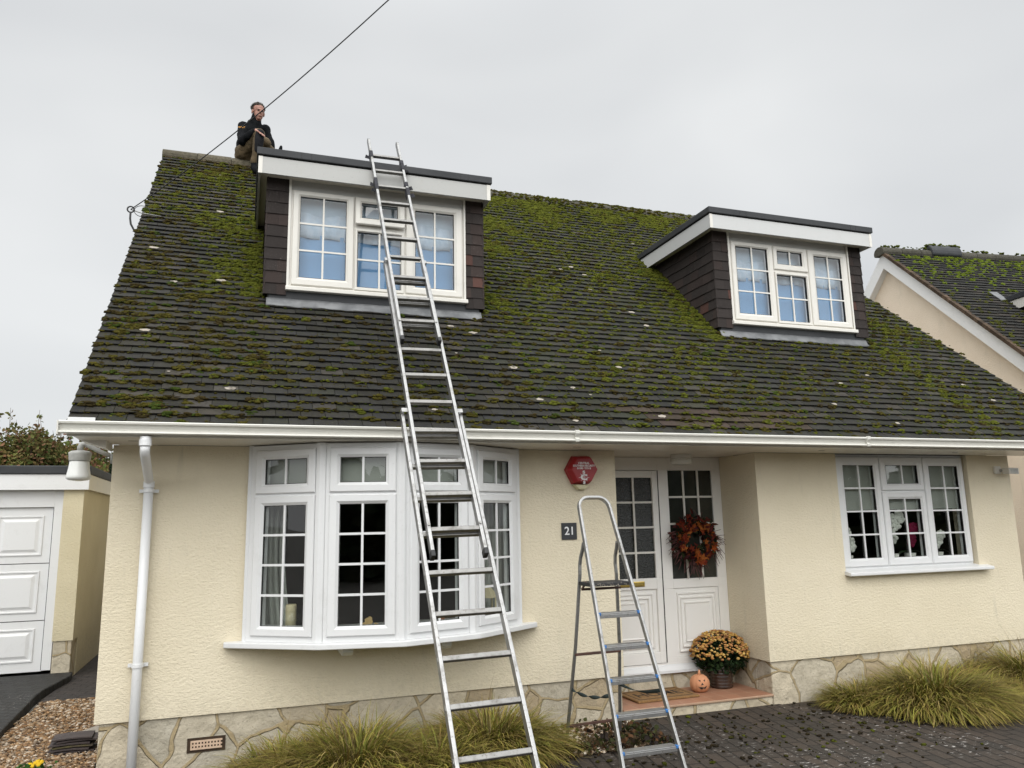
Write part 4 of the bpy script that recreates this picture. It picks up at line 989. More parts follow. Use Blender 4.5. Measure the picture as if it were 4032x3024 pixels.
def wreath():
    tm = MB().tube([WC+.175*np.array([math.cos(t), 0, math.sin(t)]) for t in np.linspace(0, 2*math.pi, 40)], .016, 8); build('hoop', tm, M['bark'], wr)
    def ringp(n, r0, r1):
        t = nr.random(n)*6.283; r = r0+(r1-r0)*nr.random(n); return np.c_[WC[0]+r*np.cos(t), WC[1]-.015-.05*nr.random(n), WC[2]+r*np.sin(t)], t
    P, t = ringp(330, .10, .255); leaves('green_leaves', P, .03+.035*nr.random(330), M['leaf'], wr, pick([(.010, .016, .008), (.016, .024, .010), (.03, .035, .012)], 330), .6)
    P, t = ringp(190, .10, .265); P[:, 1] -= .02*nr.random(190); leaves('red_leaves', P, .045+.06*nr.random(190), M['leaf'], wr, pick([(.075, .010, .010), (.045, .008, .010), (.11, .018, .012)], 190), .32)
    n = 46; P, t = ringp(n, .105, .225); P[:, 1] -= .02      # maple leaves: five lobes
    V, F, Cq = [], [], []
    for p in P:
        a0 = rnd.uniform(0, 6.28); s = rnd.uniform(.032, .055); tilt = rnd.uniform(-.5, .5); ti2 = rnd.uniform(-.5, .5); b = len(V); c = np.array(rnd.choice([(.30, .065, .012), (.22, .040, .010), (.34, .10, .02), (.16, .022, .008)]))*rnd.uniform(.7, 1.15)
        V.append(p); Cq.append(c)
        for k in range(10):
            a = a0+k*.628; r = s*(1 if k % 2 == 0 else .52); u, v = r*math.cos(a), r*math.sin(a); V.append(p+np.array([u, -.008+tilt*u+ti2*v, v])); Cq.append(c*(.8 if k % 2 else 1))
        F += [(b, b+1+k, b+1+(k+1) % 10) for k in range(10)]
    mesh_np('maple_leaves', np.array(V), np.array(F), M['leaf'], wr, False, np.array(Cq))
    tw = MB()
    for k in range(90):
        a = rnd.choice([rnd.uniform(2.8, 4.1), rnd.uniform(4.5, 5.1), rnd.uniform(-.5, .4), rnd.uniform(0, 6.28)]); r0, r1 = .17, rnd.uniform(.25, .36); da = rnd.uniform(-.3, .3)
        tw.tube([WC+np.array([r0*math.cos(a), -.03, r0*math.sin(a)]), WC+np.array([(r0+r1)/2*math.cos(a+da*.4), -.045, (r0+r1)/2*math.sin(a+da*.4)-.01]), WC+np.array([r1*math.cos(a+da), -.05, r1*math.sin(a+da)-.04])], [.003, .003, .002], 5)
    build('twigs', tw, noisy('red_twig', (.10, .035, .03), (.06, .02, .02), 20, .8), wr)
wreath()

# ------------------------------------------------------------------ grasses
def grass(x, y, rad, h, n, label, group, seed, lean=(0, 0)):
    q = np.random.default_rng(seed)
    t = q.random(n)*6.283; r0 = rad*.62*np.sqrt(q.random(n)); az = t+q.normal(0, .75, n)
    e = r0/(rad*.62); base = np.c_[x+r0*np.cos(t), y+.85*r0*np.sin(t), np.full(n, GZ-.01)]
    L = (rad*.34+h*1.0)*(.55+.6*q.random(n))*(1-.25*e); thin = q.random(n) < .38; L = np.where(thin, L*1.08, L)
    el0 = np.radians(78-34*e+10*q.normal(size=n)); droop = np.radians(62+62*q.random(n)); k = 8
    w = np.where(thin, .0017, .0028+.0055*q.random(n)**1.5)
    P = base.copy(); V = np.zeros((n, k, 2, 3)); side = np.c_[-np.sin(az), np.cos(az), np.zeros(n)]
    for i in range(k):
        f = i/(k-1); ww = (w*(1-f**2.2)+.0004)[:, None]; V[:, i, 0] = P-side*ww; V[:, i, 1] = P+side*ww
        el = el0-droop*f**1.15; d = np.c_[np.cos(el)*np.cos(az)+lean[0]*f, np.cos(el)*np.sin(az)+lean[1]*f, np.sin(el)]; P = P+d*(L/(k-1))[:, None]
    V[..., 2] = np.maximum(V[..., 2], GZ+.012+.02*q.random((n, 1, 1)))
    pal = np.array([(.165, .185, .022), (.24, .215, .040), (.11, .15, .016), (.34, .27, .075), (.075, .11, .014), (.17, .115, .03), (.125, .075, .03), (.09, .058, .03)])
    c = pal[q.choice(6, n, p=[.26, .24, .18, .10, .10, .12])]*1.25; c[thin] = pal[q.integers(5, 8, thin.sum())]; dead = q.random(n) < .10; c[dead] = np.array([.40, .31, .13])*(.6+.6*q.random((dead.sum(), 1))); c = c*(.6+.7*q.random((n, 1)))
    C = np.repeat(c[:, None], k, 1); tipc = np.linspace(0, 1, k)[None, :, None]**2; C = C*np.linspace(.30, 1.05, k)[None, :, None]*(1-.45*tipc)+np.array([.42, .32, .09])*.45*tipc; C = np.repeat(C[:, :, None], 2, 2)  # blades coloured darker toward the root, painting the shade inside the clump
    i = np.arange(n)[:, None]*(2*k)+2*np.arange(k-1)[None]; F = np.stack([i, i+1, i+3, i+2], -1).reshape(-1, 4)
    o = thing('ornamental_grass', (x, y, GZ), label, 'grass clump', group); mesh_np('blades', V.reshape(-1, 3), F, M['blade'], o, False, C.reshape(-1, 3))
gg = 'ornamental grasses along the house wall'
grass(1.72, -.66, .70, .33, 5600, 'yellow green grass mound below the second bow pane', gg, 1)
grass(2.74, -.52, .66, .30, 4800, 'grass mound crossed by the foot of the long ladder', gg, 2)
grass(1.26, -.50, .50, .24, 2600, 'low grass mound nearest the air brick', gg, 3)
grass(2.25, -.85, .56, .26, 3000, 'brownish grass mound left of the ladder foot, at the bottom edge', gg, 6)
grass(6.86, -.70, .80, .29, 8200, 'widest grass mound below the kitchen window', gg, 4, (.10, -.06))
grass(6.30, -.40, .44, .20, 2600, 'low dark grass mound beside the doorstep wall', gg, 5)
grass(8.35, -.42, .70, .34, 5000, 'tall grass clump below the security light', gg, 7, (-.05, -.02))
grass(7.6, -.38, .56, .24, 2800, 'small grass mound between the two large clumps right of the porch', gg, 8)

# ------------------------------------------------------------------ EXTENSION LADDER
LC = np.array([2.20241187, -2.3311896, .16252873]); LD = np.array([-.01483011, .55000923, .83502689]); LL = np.array([.99987302, .00328608, .01559333]); LN = np.array([-.00583251, -.83515211, .54998812])
ld = thing('extension_ladder', tuple(LC+LD*(-.637)), 'long worn aluminium extension ladder leaning on the dormer roof edge', 'ladder')
def lsec(name, s0, s1, w, off, s_r0, k0, k1, step=.2665):
    sec = None
    for side in (-1, 1):
        m = MB(); c = LC+LN*(off-.024)+LL*side*(w/2+.0115)
        cc = [(-.0115, .027), (.0115, .027), (.0115, .023), (.0115, -.027), (-.0115, -.027)]
        m.obox(c+LD*(s0+s1)/2, LL, LN, LD, .0115, .028, (s1-s0)/2)
        o = build(name if sec is None else 'rail', m, M['alu'], ld if sec is None else sec, bevel=.003)
        if sec is None: sec = o
        build('rubber_foot', MB().obox(c+LD*(s0-.012), LL, LN, LD, .014, .031, .022), M['rubber'], sec, bevel=.005)
        ft = MB()
        for k in range(k0, k1+1): p = c+LL*side*.0118+LD*(s_r0+k*step); ft.obox(p, LL, LN, LD, .002, .011, .014)
        build_each('rung_socket', ft, M['steel'], sec, bevel=.002)
    for k in range(k0, k1+1):
        p = LC+LN*(off-.016)+LD*(s_r0+k*step); m = MB().obox(p-LD*.0, LL, LN, LD, w/2+.001, .0155, .0150)
        build('rung', m, M['alu_rung'], sec, bevel=.004)
    return sec
b1 = lsec('base_section', -.61, 2.355, .397, 0, 0, -2, 8)
b2 = lsec('middle_section', 1.18, 4.0, .3107, .045, 1.3391, 0, 9)
b3 = lsec('top_section', 3.02, 5.90, .2652, .09, 3.2136, 0, 9)
for sec, s, w, off in ((b1, 2.33, .397, .0), (b2, 3.98, .3107, .045)):
    for side in (-1, 1):
        m = MB(); c = LC+LN*off+LL*side*(w/2-.006)+LD*s
        m.obox(c+LN*.030, LL, LN, LD, .026, .003, .018); m.obox(c+LL*side*.026+LN*.004, LL, LN, LD, .003, .03, .016); m.obox(c+LL*side*.026-LN*.03-LD*.04, LL, LN, LD, .003, .012, .03)
        build('guide_bracket', m, M['alu'], sec, bevel=.002)
for sec, s, w, off in ((b2, 1.37, .3107, .045), (b3, 3.20, .2652, .09)):
    for side in (-1, 1):
        m = MB(); c = LC+LN*(off+.006)+LL*side*(w/2+.011)+LD*s; m.tube([c-LN*.004, c+LN*.004], .010, 12); build('bolt', m, M['steel'], sec)
for side, ss in ((-1, (5.05, 5.14, 5.62)), (1, (5.02, 5.14, 5.45, 5.52))):
    for s in ss:
        c = LC+LN*(.09-.024)+LL*side*(.2652/2+.0115)+LD*s; m = MB().obox(c, LL, LN, LD, .0165, .033, rnd.uniform(.035, .06))
        a = c+LL*side*.018; m.add([a, a+LL*side*rnd.uniform(.02, .05)+LD*.03, a+LL*side*rnd.uniform(.03, .06)-LD*.05, a-LD*.07], [(0, 1, 2, 3), (3, 2, 1, 0)])
        build('tape_wrap', m, M['rag'], b3, bevel=.006)
for side in (-1, 1):                         # chamfered rail tips
    c = LC+LN*(.09-.024)+LL*side*(.2652/2+.0115); m = MB().add([c+LL*a*.0115+LN*b*.028+LD*5.901 for a, b in ((-1, -1), (1, -1), (1, 1), (-1, 1))]+[c+LL*a*.0115+LN*b*.012+LD*5.93 for a, b in ((-1, -1), (1, -1), (1, 1), (-1, 1))], [(0, 1, 2, 3), (4, 7, 6, 5), (0, 4, 5, 1), (1, 5, 6, 2), (2, 6, 7, 3), (3, 7, 4, 0)])
    build('rail_tip', m, M['alu'], b3)

# ------------------------------------------------------------------ STEPLADDER
SC = np.array([3.554, -1.459, -.178]); yw = R(1.07); tl = R(66.77); lat = np.array([math.cos(yw), math.sin(yw), 0]); fwv = np.array([-math.sin(yw), math.cos(yw), 0]); SD = fwv*math.cos(tl)+np.array([0, 0, math.sin(tl)]); SN = np.cross(SD, lat)
if SN[1] > 0: SN = -SN
spc, w0, tw_ = .23, .439, .023
sl_ = thing('stepladder', tuple(SC+SD*(-.2)), 'aluminium stepladder with blue tread caps standing before the front door', 'stepladder')
def swid(k): return w0-tw_*k
def rail_p(side, k): return SC+SD*spc*k+lat*side*swid(k)/2
pts = [rail_p(-1, -.9), rail_p(-1, 2), rail_p(-1, 5), rail_p(-1, 7.55)]
ktop = 8.02
L_, R_ = rail_p(-1, 7.55), rail_p(1, 7.55); Tl = SC+SD*spc*ktop-lat*(swid(7.6)/2-.075); Tr = SC+SD*spc*ktop+lat*(swid(7.6)/2-.075)
arcl = []; Cl_ = SC+SD*spc*7.62-lat*(swid(7.6)/2-.088)
for t in np.linspace(R(180), R(90), 8): arcl.append(Cl_+.088*(lat*math.cos(t)+SD*math.sin(t)))
Cr_ = SC+SD*spc*7.62+lat*(swid(7.6)/2-.088); arcr = [Cr_+.088*(lat*math.cos(t)+SD*math.sin(t)) for t in np.linspace(R(90), R(0), 8)]
path = [rail_p(-1, -.88), rail_p(-1, 3), rail_p(-1, 7.3)]+arcl+arcr+[rail_p(1, 7.3), rail_p(1, 3), rail_p(1, -.88)]
def strip(m, path, hw, hd, nrm):              # rectangular tube swept along a path that lies across nrm
    base = len(m.v); P = [np.array(p) for p in path]
    for i, p in enumerate(P):
        d = P[min(i+1, len(P)-1)]-P[max(i-1, 0)]; d /= np.linalg.norm(d); a = np.cross(d, nrm); a /= np.linalg.norm(a)
        for u, v in ((-hw, -hd), (hw, -hd), (hw, hd), (-hw, hd)): m.v.append(tuple(p+a*u+nrm*v))
    for i in range(len(P)-1):
        for k in range(4): m.f.append((base+4*i+k, base+4*i+(k+1) % 4, base+4*i+4+(k+1) % 4, base+4*i+4+k))
    m.f.append((base+3, base+2, base+1, base)); e = base+4*(len(P)-1); m.f.append((e, e+1, e+2, e+3)); return m
build('front_frame', strip(MB(), path, .0105, .020, SN), M['alu'], sl_, bevel=.004)
ftm = MB()
for side in (-1, 1): p = rail_p(side, -.86); ftm.obox(p, lat, SN, SD, .014, .024, .025)
build('rubber_foot', ftm, M['rubber'], sl_, bevel=.004)
for k in range(0, 5):
    c = SC+SD*spc*k; w = swid(k)/2-.011
    m = MB().box(-w, w, 0, .085, -.008, 0, lambda x, y, z: c+SN*.012+lat*x+fwv*y+np.array([0, 0, z]))
    m.box(-w, w, -.002, .006, -.036, -.0085, lambda x, y, z: c+SN*.012+lat*x+fwv*y+np.array([0, 0, z]))
    st_ = build('tread', m, M['alu'], sl_, bevel=.003)
    build('tread_ridge', MB().box(-w, w, .010, .013, .0002, .003, lambda x, y, z: c+SN*.012+lat*x+fwv*y+np.array([0, 0, z])), M['alu'], st_)
    for side in (-1, 1): build('tread_cap', MB().box(side*w-.014, side*w+.014, -.008, .020, -.016, .006, lambda x, y, z: c+SN*.012+lat*x+fwv*y+np.array([0, 0, z])), M['blue'], st_, bevel=.004)
pc = SC+SD*spc*5; pw = swid(5)/2
pf = build('platform', MB().box(-pw-.012, pw+.0, .012, .215, -.028, .0, lambda x, y, z: pc+lat*x+fwv*y+np.array([0, 0, z])), M['rubber'], sl_, bevel=.006)
sp2 = MB()
for k in range(40): sp2.obox(pc+lat*rnd.uniform(-pw, pw)+fwv*.0115+np.array([0, 0, rnd.uniform(-.026, -.003)]), lat, fwv, (0, 0, 1), rnd.uniform(.001, .005), .0008, rnd.uniform(.001, .003))
build('paint_splash', sp2, M['lichen'], pf)
RF = [np.array([3.355, -.485, GZ]), np.array([3.832, -.455, GZ])]
for side, foot in ((-1, RF[0]), (1, RF[1])):
    hk = rail_p(side, 6.25)+fwv*.02-lat*side*.004; q = foot+(0, 0, .0)
    dv = (hk-q); bend = q+dv*.86
    up_ = [q, q+dv*.5, bend+fwv*.045, bend+dv*.045+fwv*.062, bend+dv*.085+fwv*.060, bend+dv*.12+fwv*.040, hk+SD*.03+fwv*.012]
    build('rear_leg', strip(MB(), up_, .0115, .011, lat), M['steel'], sl_, bevel=.004)
    build('rubber_foot', MB().obox(q+(0, 0, .014), (1, 0, 0), (0, 1, 0), (0, 0, 1), .014, .015, .0135), M['rubber'], sl_, bevel=.004)
for t, mat in ((.10, 'timber'), (.46, 'timber')):
    a = RF[0]+(rail_p(-1, 6.25)-RF[0])*t; b = RF[1]+(rail_p(1, 6.25)-RF[1])*t; build('cross_bar', MB().bar(a, b, .016, .020), M[mat], sl_, bevel=.003)
a = RF[0]+(rail_p(-1, 6.25)-RF[0])*.80; b = RF[1]+(rail_p(1, 6.25)-RF[1])*.80
build('platform_bar', MB().bar(a+np.array([0, 0, -.02]), b+np.array([0, 0, -.02]), .014, .018).bar(a+(0, 0, -.02), pc-lat*pw+fwv*.1, .01, .016), M['timber'], sl_)
for side in (-1, 1):                         # webbing straps between front and rear legs
    foot = RF[0] if side < 0 else RF[1]; p = foot+(rail_p(side, 6.25)-foot)*.285; q = rail_p(side, 1.55)+fwv*.03; m = MB(); n = 24; vs = []
    for i in range(n+1):
        t = i/n; c = p+(q-p)*t-np.array([0, 0, .03*math.sin(math.pi*t)]); a = t*math.pi*(1.0 if side > 0 else 3.0)+.4; d = np.array([math.sin(a)*.3, math.sin(a)*.3, math.cos(a)]); vs += [c-d*.014, c+d*.014]
    m.add(vs, [(2*i, 2*i+1, 2*i+3, 2*i+2) for i in range(n)]); o = build('strap', m, M['strap'], sl_, True); q_ = o.modifiers.new('solidify', 'SOLIDIFY'); q_.thickness = .003

# ------------------------------------------------------------------ overhead cable
oc = thing('overhead_cable', (-.30, 2.05, 4.61), 'thin black overhead telephone cable running up from the gable end', 'cable')
A = np.array([-.30, 2.05, 4.614]); B = np.array([1.872, -.8, 5.498])
A0, DV = A, B-A
cpts = [A0+DV*t+np.array([0, 0, -.34*t*(1-t) if t < 1 else .34*t*(t-1)*.6]) for t in np.linspace(0, 3.2, 60)]
build('wire', MB().tube(cpts, .0052, 6), M['rubber'], oc, True)
build('ring', MB().tube([A+np.array([.032*math.cos(t), 0, .032*math.sin(t)]) for t in np.linspace(0, 2*math.pi, 18)], .008, 8), M['rubber'], oc, True)
build('drip_loop', MB().tube([A+(0, 0, -.03), A+(.0, 0, -.10), A+(.01, 0, -.16), A+(.04, 0, -.215), A+(.10, 0, -.25), A+(.20, 0, -.25)], .010, 8), M['rubber'], oc, True)
build('spare_loop', MB().tube([A+np.array([.105+.075*math.cos(t), .02, .0+.060*math.sin(t)]) for t in np.linspace(0, 2*math.pi, 24)], .0035, 6), M['rubber'], oc, True)
build('hook', MB().tube([A, A+(.1, .02, -.02), A+(.29, .04, -.03)], .006, 6), M['steel'], oc, True)

# ------------------------------------------------------------------ GARAGE
GX, GY = -.93, 4.383
ga = thing('garage', (-2.2, 6, GZ), 'cream flat roofed garage with white panelled door', 'garage')
build('wall', MB().box(-1.150, GX, GY, GY+.3, GZ+.43, 1.86).box(GX-.2, GX-.001, GY+.301, GY+5, -.75, 1.86).box(-4.4, -4.1, GY, GY+5, GZ, 1.86).box(-4.1, GX-.201, GY+4.8, GY+5, GZ, 1.86), M['render_garage'], ga)
build('pier_base', MB().box(-1.138, GX-.012, GY+.012, GY+.29, -.75, GZ+.429), M['stone'], ga, bevel=.008)
build('fascia', MB().box(-4.5, GX+.055, GY-.06, GY-.035, 1.835, 2.02), M['upvc'], ga)
build('side_fascia', MB().box(GX+.030, GX+.055, GY-.034, GY+5.1, 1.835, 2.02), m_upvc('cream_board', (.62, .56, .40), .4), ga)
build('soffit', MB().box(-4.5, GX+.029, GY-.034, GY+.0, 1.837, 1.85), M['soffit'], ga)
build('flat_roof', MB().box(-4.55, GX+.075, GY-.08, GY+5.15, 2.021, 2.125), M['felt'], ga, bevel=.012)
gf = build('door_frame', MB().box(-1.25, -1.151, GY+.05, GY+.13, GZ+.10, 1.86).box(-3.9, -1.25, GY+.05, GY+.13, 1.63, 1.86).box(-4.0, -3.9, GY+.05, GY+.13, GZ+.1, 1.86), M['upvc'], ga, bevel=.003)
fg = lambda u, v, w: (u, GY+.085-w, v)
gd = build('garage_door', MB().box(-3.895, -1.254, GZ+.09, 1.625, -.04, 0, fg), M['upvc'], ga)
pn = MB(); zs = np.linspace(GZ+.12, 1.60, 5); z0s = [GZ+.12+i*.50 for i in range(4)]
ys = [GZ+.11, .30, .965, 1.62]
for a, b in zip(ys[:-1], ys[1:]):
    for i in range(4):
        x1 = -1.345-i*.63; x0 = x1-.50; O = (x0, x1, a+.085, b-.085); pn.ring(O, (x0+.09, x1-.09, a+.165, b-.165), [(0, .001), (.05, -.0), (.12, .013), (.3, .013), (.36, .003), (.6, .003), (1, .016), (1, .016)], fg); pn.box(x0+.089, x1-.089, a+.164, b-.164, .0, .016, fg)
build('door_panel', pn, M['upvc'], gd)
gl = MB()
for z in ys[1:-1]: gl.box(-3.89, -1.26, z-.004, z+.004, .0005, .002, fg)
gl.box(-1.262, -1.2545, GZ+.1, 1.62, .0005, .002, fg)
build('door_gap', gl, M['black'], gd)

# ------------------------------------------------------------------ NEIGHBOUR HOUSE
NP = np.array([12, 4.6244, 6.3107]); na = R(-6.972); nd = np.array([math.cos(na), math.sin(na), 0]); nu = np.array([math.sin(na), -math.cos(na), 0]); npit = R(43)
nb = thing('neighbour_house', (15, 5, GZ), 'neighbouring pale pink house with white bargeboards and a mossy tiled roof', 'house')
def nf(r, f, z): return NP+nd*r+nu*f+np.array([0, 0, z])
def fr_n(X, s, h):
    s2 = 5.9-s; return NP+np.multiply.outer(X, nd)+np.multiply.outer(s2*math.cos(npit)+h*math.sin(npit), nu)+np.multiply.outer(-s2*math.sin(npit)+h*math.cos(npit), np.array([0, 0, 1.]))
HB, R0 = 1.62, .28                          # the dormer sits on this slope
def ncol(x, s):
    k = rnd.uniform(.75, 1.3); return np.array([.024, .0235, .024])*k if rnd.random() > .2 else np.array([.036, .031, .028])*k
V, F, Cc = tiles(fr_n, 58, lambda s: R0, lambda s: 8.2, .102, .178, ncol)
nroof = mesh_np('roof', V, F, M['tile'], nb, False, Cc)
T = math.tan(npit); wl_ = MB()
wl_.prism([(-4.3, -6.9), (4.25, -6.9), (4.0, -4.0*T-.16), (0, -.16), (-4.0, -4.0*T-.16)], R0+.14, R0+.4, lambda u, v, w: nf(w, u, v))
wl_.prism([(3.7, -6.9), (4.0, -6.9), (4.0, -4.0*T-.2), (3.7, -4.0*T-.2)], R0+.41, 8, lambda u, v, w: nf(w, u, v))
build('wall', wl_, M['render_pink'], nb)
bb = MB(); vh = .30
for sg in (1, -1):
    bb.prism([(.0, -.05), (sg*4.3, -4.3*T-.05), (sg*4.3, -4.3*T-.05-vh), (0, -.05-vh)], R0+.01, R0+.035, lambda u, v, w: nf(w, u, v))
    bb.prism([(.0, -.05-vh+.002), (sg*4.3, -4.3*T-.05-vh+.002), (sg*4.3, -4.3*T-.05-vh+.016), (0, -.05-vh+.016)], R0+.0355, R0+.139, lambda u, v, w: nf(w, u, v))
build('bargeboard', bb, M['upvc'], nb)
d2 = MB()
for sg in (1, -1): d2.prism([(.0, -.02), (sg*4.4, -4.4*T-.02), (sg*4.4, -4.4*T-.10), (0, -.10)], R0+.03, 8.2, lambda u, v, w: nf(w, u, v))
build('roof_deck', d2, M['felt'], nroof)
vg = MB(); vcol = []
for i in range(58):
    s = i*.1017; n0 = len(vg.v); vg.box(-.05, .03, 0, .11, -.035, .012+.01*rnd.random(), lambda x, y, z: fr_n(np.array(R0+x), np.array(s+y), np.array(z))); vcol += [tuple(np.array([.10, .066, .045])*rnd.uniform(.4, 1.1))]*8
build('verge_tiles', vg, M['tile'], nroof, col=vcol)
rt = MB(); rc = []; x = R0-.06
while x < 8.2:
    n0 = len(rt.v); pr = [(.14*math.cos(t), -.05+.115*math.sin(t)) for t in np.linspace(R(-25), R(205), 12)]; rt.prism(pr, x, x+.41, lambda u, v, w: nf(w, u, v)); rc += [tuple(np.array([.085, .08, .065])*rnd.uniform(.7, 1.1))]*(len(rt.v)-n0); x += .42
build('ridge_tiles', rt, M['tile'], nroof, col=rc)
rv = MB().prism([(.17*math.cos(t), -.02+.19*math.sin(t)) for t in np.linspace(R(-20), R(200), 14)], 1.28, 1.95, lambda u, v, w: nf(w, u, v))
build('ridge_vent', rv, M['felt'], nroof, bevel=.03)
def nmoss():
    P, Rr, Cl = [], [], []
    for _ in range(9000):
        s = rnd.uniform(.3, 5.9); x = rnd.uniform(R0, 7.5); t = s/5.9
        d = .10+(1.4*max(0, (t-.78)/.22) if x > .7 else .2)+(.35 if x > 3 and t > .5 else 0)
        d *= .5+.5*(1+math.sin(x*3+s*2)*math.sin(x*1.7-s*3))
        if rnd.random() > d: continue
        c = round(s/.102); P.append(fr_n(np.array(x), np.array(c*.102+rnd.gauss(0, .012)), np.array(.006))); Rr.append(.014+.03*rnd.random()); Cl.append(np.array([.115, .155, .014])*rnd.uniform(.6, 1.15) if t > .7 else np.array([.07, .075, .014])*rnd.uniform(.5, 1.2))
    for i in range(240): P.append(nf(rnd.uniform(R0, 7.5) if i > 60 else rnd.uniform(1.25, 2.0), .1*rnd.random(), .06+.03*rnd.random()+(.08 if i < 60 else 0))); Rr.append(rnd.uniform(.012, .035)); Cl.append(np.array([.09, .11, .014])*rnd.uniform(.5, 1))
    tag(lumps('moss', np.array(P), np.array(Rr), nu*math.sin(npit)+np.array([0, 0, math.cos(npit)]), M['moss'], nroof, np.array(Cl), ICO1, 12, .42, .65), kind='stuff')
nmoss()
nd0 = 1.42                                   # its dormer, cut by the edge of the frame
dm = MB().prism([(1.45, -1.34-.10), (1.45+1.5, -1.34-.08), (1.45+1.5, -1.34-2.6), (1.45, -1.50)], nd0+.25, nd0+.31, lambda u, v, w: nf(w, u, v)).box(nd0+.25, nd0+3, 2.9, 2.95, -3.6, -1.4, lambda r, f, z: nf(r, f, z))
ndor = build('dormer', dm, M['hung'], nb, col=[(.05, .036, .033)]*16)
build('fascia', MB().box(nd0+.05, nd0+3.2, 3.06, 3.09, -1.56, -1.40, nf).box(nd0+.05, nd0+.07, 1.42, 3.06, -1.56, -1.40, nf), M['upvc_old'], ndor)
build('flat_roof', MB().box(nd0+.03, nd0+3.2, 1.25, 3.11, -1.395, -1.30, nf), M['felt'], ndor, bevel=.01)
build('soffit', MB().box(nd0+.07, nd0+3.2, 1.5, 3.06, -1.55, -1.54, nf), M['soffit'], ndor)
fl = MB().prism([(1.28, -1.28*T+.02), (1.50, -1.50*T+.02), (1.50, -1.50*T+.04), (1.28, -1.28*T+.04)], nd0-.10, nd0+.06, lambda u, v, w: nf(w, u, v)); build('flashing', fl, M['lead'], ndor)

# ------------------------------------------------------------------ trees, hedges, small plants
def tree(x, y, h, rad, n, cols, label, seed, sprays=18, size=.085, trunk=.10, z0=None, group=None):
    q = np.random.default_rng(seed); rr = random.Random(seed)
    t = thing('tree', (x, y, GZ), label, 'tree', group); zc = GZ+h-rad*.75
    tm = MB().tube([(x, y, GZ-.1), (x+.05, y, GZ+h*.3), (x-.03, y+.05, GZ+h*.6), (x, y, GZ+h*.85)], [trunk, trunk*.8, trunk*.5, trunk*.2], 9)
    blobs = []
    for k in range(26):
        a = rr.uniform(0, 6.28); rd = rad*rr.uniform(.2, .85); bz = zc+rr.uniform(-.75, .55)*rad*(1.05-.5*rd/rad); bx, by_ = x+rd*math.cos(a), y+rd*math.sin(a); blobs.append((bx, by_, bz, rad*rr.uniform(.22, .42)))
        tm.tube([(x, y, GZ+h*rr.uniform(.35, .7)), ((x+bx)/2, (y+by_)/2, (bz+GZ+h*.55)/2), (bx, by_, bz)], [trunk*.3, trunk*.2, .008], 5)
    P = []; Cq = []
    for i in range(n):
        bx, by_, bz, br = blobs[rr.randrange(len(blobs))]; d = q.normal(size=3); d /= np.linalg.norm(d); r = br*rr.random()**.45; P.append((bx+d[0]*r, by_+d[1]*r, bz+d[2]*r*.8))
        tone = .75+.5*(math.sin(bx*5+bz*7)*.5+.5); Cq.append(np.array(cols[rr.randrange(len(cols))])*tone*rr.uniform(.7, 1.25))
    for k in range(sprays):                  # upright shoots that break the outline
        a = rr.uniform(0, 6.28); rd = rad*rr.uniform(.0, .9); bx, by_ = x+rd*math.cos(a), y+rd*math.sin(a); b0 = zc+rad*.45; L = rad*rr.uniform(.25, .65)*(1.1-.5*rd/rad); lx = rr.uniform(-.15, .15)
        tm.tube([(bx, by_, b0-rad*.3), (bx+lx*.5, by_, b0+L*.5), (bx+lx, by_, b0+L)], [.010, .007, .003], 5)
        for i in range(46):
            f = rr.random(); P.append((bx+lx*f+rr.gauss(0, .05*(1.2-f)), by_+rr.gauss(0, .06), b0-.1+L*f)); Cq.append(np.array(cols[rr.randrange(len(cols))])*rr.uniform(.6, 1.1))
    build('trunk', tm, M['bark'], t, True)
    P = np.array(P); leaves('crown', P, size*(.55+.8*q.random(len(P))), M['leaf'], t, np.array(Cq), .55)
AUT = [(.115, .125, .035), (.085, .115, .030), (.17, .125, .045), (.20, .105, .055), (.14, .145, .04), (.19, .16, .06)]
tg = 'autumn trees behind the garage'
tree(-3.45, 12.2, 3.85, 1.35, 27000, AUT, 'bushy autumn tree behind the garage, at the left picture edge', 21, 14, .085, group=tg)
tree(-2.25, 12.6, 3.75, 1.15, 22000, AUT[:3]+[(.20, .10, .06)]*2, 'reddish bushy tree behind the garage lamp', 22, 8, .085, group=tg)
tree(-5.3, 12.6, 4.2, 1.3, 6000, AUT, 'green autumn tree at the far side of the garage', 23, 10, .11, group=tg)
tree(-1.5, 13.8, 3.7, 1.0, 9000, [(.06, .10, .03), (.08, .12, .035), (.11, .11, .04)], 'green tree between the garage and the house', 24, 8, .08, group=tg)
tree(31.9, 16, 12.1, 1.3, 4000, [(.12, .05, .03), (.09, .05, .025), (.14, .07, .03)], 'russet treetop just over the neighbouring roof ridge', 25, 24, .14, .2)
def conifer(x, y, h, r, label):
    t = thing('conifer', (x, y, GZ), label, 'conifer'); build('trunk', MB().tube([(x, y, GZ-.1), (x, y, GZ+h*.9)], [.07, .015], 8), M['bark'], t); n = 9000
    f = nr.random(n)**.8; a = nr.random(n)*6.283; rr = r*(1-f)*(.55+.45*nr.random(n))*(1+.12*np.sin(a*7)); P = np.c_[x+rr*np.cos(a), y+rr*np.sin(a), GZ+.2+f*(h-.2)]
    leaves('crown', P, .05+.05*nr.random(n), M['leaf'], t, pick([(.014, .030, .014), (.02, .04, .018), (.03, .05, .02)], n), .35, np.array([0, 0, .9]))
conifer(-1.18, 8.3, 2.85, .55, 'dark green conifer beside the gable wall behind the garage')
pm_ = thing('palm', (-1.0, 9.6, GZ), 'palm with feathery fronds showing above the garage roof corner', 'palm')
build('trunk', MB().tube([(-1.02, 9.9, GZ-.1), (-1.02, 9.9, 2.0)], [.12, .10], 9), M['bark'], pm_)
pv = MB()
